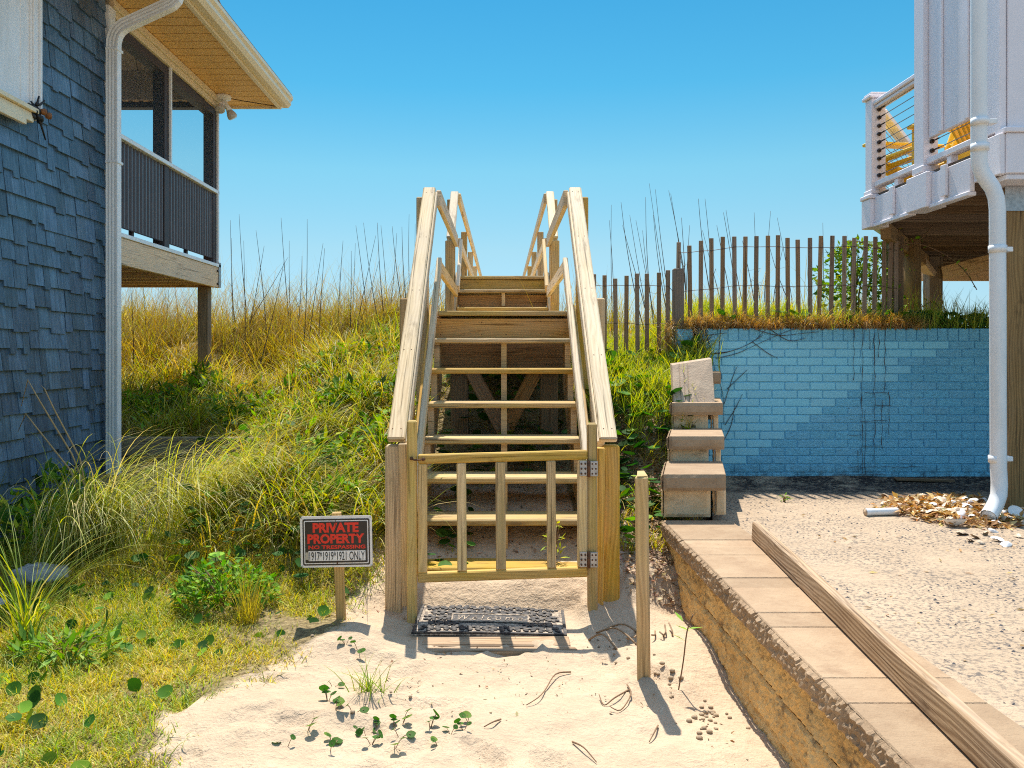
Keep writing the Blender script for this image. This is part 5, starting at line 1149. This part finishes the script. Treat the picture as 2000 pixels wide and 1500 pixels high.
# tall dry stalks on the crest
def stalk(m, b, e, r):
    s = Vector((random.uniform(-.03, .03), 0, 0)); q = [b, b.lerp(e, .35) + s + Vector((0, 0, .02)), b.lerp(e, .7) + s * .8, e]; q = smooth(q, 3); n = len(q)
    m.tube(q, [r * (1 - .85 * (i / (n - 1)) ** .7) + .0009 for i in range(n)], 5)
    for f in (random.uniform(.3, .6),):
        if random.random() < .6:
            c = b.lerp(e, f) + s; m.tube([c, c + Vector((random.uniform(-.05, .05), 0, .06)), c + Vector((random.uniform(-.14, .14), 0, .03))], [.0025, .002, .001], 4)
SL = [(450, 430, 460, 620), (467, 418, 487, 640), (500, 450, 523, 640), (452, 465, 458, 600), (549, 425, 567, 650), (600, 428, 588, 640), (565, 470, 572, 640), (590, 500, 575, 620), (631, 475, 597, 660), (634, 485, 621, 690), (670, 470, 660, 660), (686, 490, 682, 650), (694, 475, 686, 650), (695, 440, 722, 680), (710, 435, 748, 680), (737, 435, 757, 680), (744, 440, 760, 690), (766, 442, 792, 620), (785, 443, 802, 600), (799, 418, 806, 560), (555, 510, 495, 620), (562, 503, 452, 590), (734, 460, 690, 660), (775, 455, 755, 640), (740, 510, 680, 640), (476, 470, 480, 640), (516, 480, 480, 640), (811, 437, 818, 560), (280, 560, 288, 620), (340, 555, 350, 640), (330, 565, 322, 640), (255, 555, 260, 620)]
for (tx, ty, bx_, by_) in SL:
    D = random.uniform(10.8, 12.6); b = P(bx_, by_, D); zg = ground_z(b.x, D); b = Vector((b.x, D, min(b.z, zg - .02))); e = P(tx, ty, D)
    m = MB(); stalk(m, b, e, random.uniform(.006, .009)); tag(m.build('sea_oats_stalk', M['stalk'], None, b), 'tall thin dry stalk rising from the dune crest left of the stairs', 'stalk', 'dry stalks on the dune crest left of the stairs')
SR = [(1194, 400, 1200, 640), (1190, 430, 1196, 640), (1213, 395, 1262, 640), (1216, 440, 1272, 600), (1242, 430, 1290, 560), (1261, 385, 1280, 660), (1268, 358, 1312, 600), (1280, 370, 1320, 640), (1306, 372, 1345, 560), (1310, 378, 1350, 600), (1276, 420, 1310, 560), (1364, 388, 1400, 600), (1377, 388, 1392, 600), (1331, 425, 1340, 620), (1347, 440, 1342, 560), (1413, 415, 1440, 620), (1418, 410, 1462, 620), (1400, 440, 1440, 600), (1473, 415, 1490, 600), (1505, 412, 1490, 600), (1518, 425, 1555, 620), (1607, 435, 1604, 560), (1255, 450, 1290, 620), (1230, 420, 1275, 640), (1372, 450, 1420, 640), (1500, 470, 1560, 620), (1450, 470, 1480, 620), (1530, 480, 1510, 600)]
for (tx, ty, bx_, by_) in SR:
    D = random.uniform(8.0, 9.6); b = P(bx_, by_, D); zg = ground_z(b.x, D); b = Vector((b.x, D, zg - .02)); e = P(tx, ty, D)
    m = MB(); stalk(m, b, e, random.uniform(.0045, .0065)); tag(m.build('sea_oats_stalk', M['stalk'], None, b), 'tall thin dry stalk rising behind the sand fence right of the stairs', 'stalk', 'dry stalks behind the sand fence')
# pennywort sprouts on the bare sand
def sprout(k):
    o = bpy.data.objects.new('pennywort', None); COL.objects.link(o)
    n = (2, 2, 3)[k]; a = rng.uniform(0, 6.28, n); q = rng.uniform(.01, .05, n); c = np.stack([q * np.cos(a), q * np.sin(a), rng.uniform(.015, .045, n)], 1)
    for q_ in c: meshobj('leaf', [discs(q_[None], rng.uniform(.013, .026, 1), rng.uniform(0, 6.28, 1), np.abs(rng.normal(.3, .4, 1)), pick(1, [(.06, .14, .03), (.12, .22, .04), (.20, .30, .06)], [3, 2, 1]), 10)], M['leaf'], o)
    one('stem', M['twig'], lambda m: [m.tube([(0, 0, -.01), tuple(p * np.array([.6, .6, .7])), tuple(p)], .0016, 4) for p in c], o); return o
SPT = [sprout(k) for k in range(3)]; used = [False] * 3
PP = [(655, 1410), (690, 1405), (700, 1440), (648, 1452), (715, 1430), (735, 1425), (600, 1440), (645, 1470), (770, 1430), (785, 1425), (780, 1452), (840, 1432), (855, 1462), (880, 1448), (905, 1440), (918, 1425), (650, 1350), (640, 1385), (670, 1400), (700, 1290), (675, 1285), (770, 1470), (560, 1465), (725, 1460)]
for i, (px, py) in enumerate(PP):
    D = 1.385 * FPX / (py - HY); x = (px - VX) * D / FPX; k = i % 3
    o = SPT[k] if not used[k] else clone(SPT[k]); used[k] = True
    o.location = (x, D, ground_z(x, D)); o.rotation_euler = (0, 0, random.uniform(0, 6.28)); s = random.uniform(.6, 1.0); o.scale = (s, s, s)
    tag(o, 'small round leaved pennywort sprout on the bare sand path in front of the stairs', 'plant', 'pennywort sprouts on the bare sand')
# ---------------------------------------------------------------- small things
def gpx(px, py, zg=0.0, lot=False):
    D = 5.0
    for _ in range(12):
        D = (CZ - zg) * FPX / (py - HY); x = (px - VX) * D / FPX; zg = lot_z(x, D) if lot else ground_z(x, D)
    return Vector((x, D, zg))
# twigs on the sand
for pts, lab in (([(1115, 1315), (1085, 1325), (1065, 1350), (1050, 1372), (1028, 1380)], 'long wavy brown twig lying on the sand right of the path centre'),
                 ([(978, 1408), (962, 1420), (945, 1423)], 'short curved tan twig on the sand near the pennywort'),
                 ([(1118, 1452), (1140, 1470), (1165, 1492)], 'thin brown twig at the bottom edge of the photo'),
                 ([(1228, 1350), (1200, 1372), (1180, 1380), (1170, 1365)], 'curly dry root lying left of the tall stake'),
                 ([(1225, 1340), (1232, 1365), (1212, 1390), (1190, 1388)], 'loop of dry root close to the foot of the tall stake'),
                 ([(1285, 1420), (1278, 1440), (1268, 1452)], 'short yellow stem at the end of the stake shadow')):
    q = [gpx(*p) + Vector((0, 0, .006 + .012 * (i % 2))) for i, p in enumerate(pts)]
    m = MB(); q = smooth(q); m.tube(q, [.0036 - .002 * i / len(q) for i in range(len(q))], 6); tag(m.build('twig', M['twig'], None, q[0]), lab, 'twig')
# dead stems and roots on the bank beside the gate
def roots(m):
    for px in (1225, 1240, 1262, 1274, 1290, 1300, 1308):
        a = gpx(px, 1150 + random.uniform(-25, 10)); b = gpx(px + random.uniform(-6, 6), 1215 + random.uniform(0, 30)); m.tube(smooth([a + Vector((0, .02, .03)), a.lerp(b, .5) + Vector((0, -.03, .02)), b]), .004, 5)
    for p, q_ in (((1165, 1205), (1245, 1120)), ((1180, 1230), (1262, 1140)), ((1150, 1250), (1205, 1150))):
        a = gpx(*p); b = gpx(*q_); m.tube(smooth([a, a.lerp(b, .5) + Vector((0, 0, .05)), b]), .005, 5)
m = MB(); roots(m); tag(m.build('roots', M['lumber'], None, gpx(1270, 1190)), 'pale dry roots hanging from the sandy bank right of the stairs', 'roots')
# thin plant by the block wall
m = MB(); b = gpx(1325, 1330); m.tube(smooth([b, b + Vector((.02, .0, .12)), b + Vector((.035, .0, .24)), b + Vector((.06, 0, .31))]), .003, 5)
pl_ = thing('seedling', tuple(b), 'thin bare stem with two small leaves beside the block wall', 'plant'); m.build('stem', M['twig'], pl_)
c = np.array([list(b + Vector(v)) for v in ((.035, 0, .25), (.05, 0, .24), (.03, 0, .20), (.02, 0, .28))]); [meshobj('leaf', [leaves(c[i_:i_ + 1], np.array([.065]), np.array([.02]), np.array([a_]), np.array([t_]), pick(1, [(.2, .34, .05)], [1]))], M['leaf'], pl_) for i_, (a_, t_) in enumerate(((0., .1), (2.8, .3), (3.3, .5), (2.0, .4)))]
# sand clods
def clod(m, c, r):
    k = 8
    m.grid(lambda u, v: tuple(c + Vector((r * math.sin(math.pi * v) * math.cos(2 * math.pi * u), r * math.sin(math.pi * v) * math.sin(2 * math.pi * u), -r * .62 * math.cos(math.pi * v) + r * .3)) * 1.0), k, 5)
M['clod'] = plain('sand clod', (.38, .28, .18), .95, noise=.3, scale=80)
parts = MB()
for cx, cy, n, s in ((700, 1330, 5, 70), (1230, 1280, 10, 30), (1285, 1318, 14, 18), (1400, 1400, 20, 26), (1300, 1352, 7, 18), (1378, 1425, 10, 20)):
    for _ in range(n):
        p = gpx(cx + random.gauss(0, s), cy + random.gauss(0, s * .6)); clod(parts, p, random.uniform(.004, .013))
tag(parts.build('sand_clods', M['clod']), 'little clods of damp sand scattered around the foot of the tall stake', 'clods', kind='stuff')
# shells, dry leaves and the pipe end below the downspout
def pile_xy(n):
    out = []
    while len(out) < n:
        px, py = random.uniform(1690, 2040), random.uniform(966, 1050)
        c = 1000 + (px - 1850) * .10; e = ((px - 1870) / 165) ** 2 + ((py - c) / 30) ** 2
        if e < 1 - random.random() * .5: out.append((px, py))
    return out
pts = pile_xy(2200); b = np.array([list(gpx(px, py, .33, True)) for px, py in pts]); n = len(b); hh = np.array([max(0, 1 - ((px - 1870) / 165) ** 2 - ((py - 1002) / 36) ** 2) for px, py in pts]); b[:, 2] += rng.uniform(.0, .05, n) * (.25 + hh)
ln = rng.uniform(.025, .075, n)
lf = [leaves(b, ln, ln * rng.uniform(.3, .5, n), rng.uniform(0, 6.28, n), rng.normal(.1, .3, n), pick(n, [(.46, .25, .07), (.34, .17, .05), (.58, .40, .18), (.24, .12, .05), (.66, .52, .32)], [4, 3, 3, 2, 1.5]), rng.normal(0, .5, n))]
x_ = rng.uniform(1.5, 3.6, 130); y_ = rng.uniform(1.8, 6.0, 130); bb = np.array([[a, c, lot_z(a, c) + .004] for a, c in zip(x_, y_)]); l2 = rng.uniform(.015, .045, 130)
lf.append(leaves(bb, l2, l2 * .35, rng.uniform(0, 6.28, 130), rng.normal(.05, .2, 130), pick(130, [(.36, .22, .09), (.24, .14, .06), (.55, .38, .12)], [3, 3, 1]), rng.normal(0, .4, 130)))
tag(meshobj('dry_leaves', lf, M['litter']), 'orange brown dry leaves heaped with the shells under the white downspout', 'leaves', kind='stuff')
def shell(k):
    m = MB(); random.seed(50 + k); L = random.uniform(.035, .06); W = L * random.uniform(.5, .7)
    def fn(u, v):
        a = 2 * math.pi * u; r = v; x = r * L * math.cos(a) * (1 + .12 * math.sin(3 * a + k)); y = r * W * math.sin(a) * (1 + .1 * math.cos(2 * a)); return (x, y, .02 * (1 - r * r) + .003 * math.sin(r * 16 + k) + .004 * math.sin(5 * a) * r)
    m.grid(fn, 14, 5); return m.build('oyster_shell', M['shell'] if k % 3 else M['shellwhite'])
shs = [shell(k) for k in range(6)]; random.seed(23)
SP = [(px, py) for px, py in pile_xy(52)] + [(1905, 1052), (1925, 1046), (1950, 1058), (1915, 1063), (1880, 1045), (1965, 1066), (1895, 1058), (1990, 1050), (1940, 1040)]
for i, (px, py) in enumerate(SP):
    o = shs[i] if i < 6 else shs[i % 6].copy()
    if i >= 6: COL.objects.link(o)
    p = gpx(px, py, .33, True); h = max(0, 1 - ((px - 1870) / 165) ** 2 - ((py - 1002) / 36) ** 2); o.location = p + Vector((0, 0, .008 + .045 * h)); o.rotation_euler = (random.gauss(0, .35), random.gauss(0, .35), random.uniform(0, 6.28)); s = random.uniform(.55, 1.0); o.scale = (s, s, s)
    tag(o, 'pale oyster shell lying in the heap of dry leaves below the white downspout', 'shell', 'oyster shells in the leaf heap')
p = gpx(1868, 1030, .33, True); m = MB()
def bowl(u, v):
    a = 2 * math.pi * u; r = v * .062; return (p.x + r * math.cos(a) * 1.1, p.y + r * math.sin(a) * .8 + .012, p.z + .012 + .034 * v * v - .012 * math.sin(a) * v)
m.grid(bowl, 22, 6); m.grid(lambda u, v: tuple(Vector(bowl(u, v)) + Vector((0, 0, -.004))), 22, 6); o = m.build('white_shell', M['shellwhite'], None, p); tag(o, 'largest white bowl shaped shell open upward in front of the leaf heap', 'shell')
p = gpx(1985, 1015, .33, True); m = MB(); m.grid(lambda u, v: (p.x + v * .05 * math.cos(6.283 * u), p.y + v * .03 * math.sin(6.283 * u), p.z + .03 + .035 * v * math.sin(6.283 * u) + .02 * v * v), 16, 5); tag(m.build('white_shell', M['shellwhite'], None, p), 'white upright shell at the right edge of the leaf heap', 'shell')
a, b2 = gpx(1690, 1008, .33, True), gpx(1752, 1006, .33, True); PE = thing('pipe_piece', tuple(a), 'short piece of white pipe lying on the sand by the leaf heap', 'pipe')
a = a + Vector((0, 0, .025)); b2 = b2 + Vector((0, 0, .025))
one('pipe', M['whitepipe'], lambda m: m.tube([a, b2], .024, 18, False), PE); one('bore', M['shell'], lambda m: m.tube([a + (b2 - a) * .002, a + (b2 - a) * .3, b2 - (b2 - a) * .002], .0215, 18), PE)
# board lying at the foot of the wall
a, b2 = P(1750, 943, 6.95), P(1862, 944, 6.95); za = lot_z(a.x, 6.95) + .012
tag(one('board', M['dkwood'], lambda m: m.board((a.x, 6.97, za + .01), (b2.x, 6.95, za), .06, .022, (0, 0, 1), .003), None, (a.x, 6.95, za)), 'dark thin board lying in the shade at the foot of the blue wall', 'board')
# grit on the yard
gr = MB()
for _ in range(3000):
    x = random.uniform(1.45, 3.9); y = random.uniform(1.9, 6.9)
    if fbm(x * 1.6, y * 1.6, 4, 2) < -.08: continue
    s = random.uniform(.002, .009); z = lot_z(x, y); a = random.uniform(0, 6.28); ca, sa = math.cos(a) * s, math.sin(a) * s
    gr.add([(x + ca, y + sa, z), (x - sa, y + ca * .7, z), (x - ca, y - sa, z), (x + sa, y - ca * .7, z), (x + ca * .2, y, z + s * .7)], [[0, 1, 4], [1, 2, 4], [2, 3, 4], [3, 0, 4]])
M['grit'] = plain('grey grit', (.10, .095, .10), .85, noise=.5, scale=40); tag(gr.build('grit', M['grit']), 'dark grey grit scattered over the sandy yard', 'grit', kind='stuff')
# grey rocks at the left edge
def rock(cx, cy, rx_, ry_, rz_, lab, sd):
    m = MB(); z = ground_z(cx, cy)
    def fn(u, v):
        a = 2 * math.pi * u; e = math.pi * v; d = Vector((math.sin(e) * math.cos(a), math.sin(e) * math.sin(a), -math.cos(e))); k = 1 + .22 * fbm(d.x * 1.6, d.y * 1.6, d.z * 1.6 + sd, 4); q = .55 if d.z > 0 else 1
        return (cx + d.x * rx_ * k, cy + d.y * ry_ * k, z + max(-.05, d.z * rz_ * k) + .02 + (.012 * fbm(d.x * 9, d.y * 9, sd, 2)))
    m.grid(fn, 40, 24); tag(m.build('rock', M['rock'], None, (cx, cy, z)), lab, 'rock')
rock(-2.95, 4.42, .34, .20, .06, 'flat grey rock half hidden in grass at the foot of the shingled wall', 1)
rock(-2.68, 4.0, .26, .15, .055, 'flat grey rock nearest the camera at the left edge of the turf', 5)
rock(-2.62, 4.9, .18, .12, .06, 'small grey rock behind the thin grass tuft', 9)
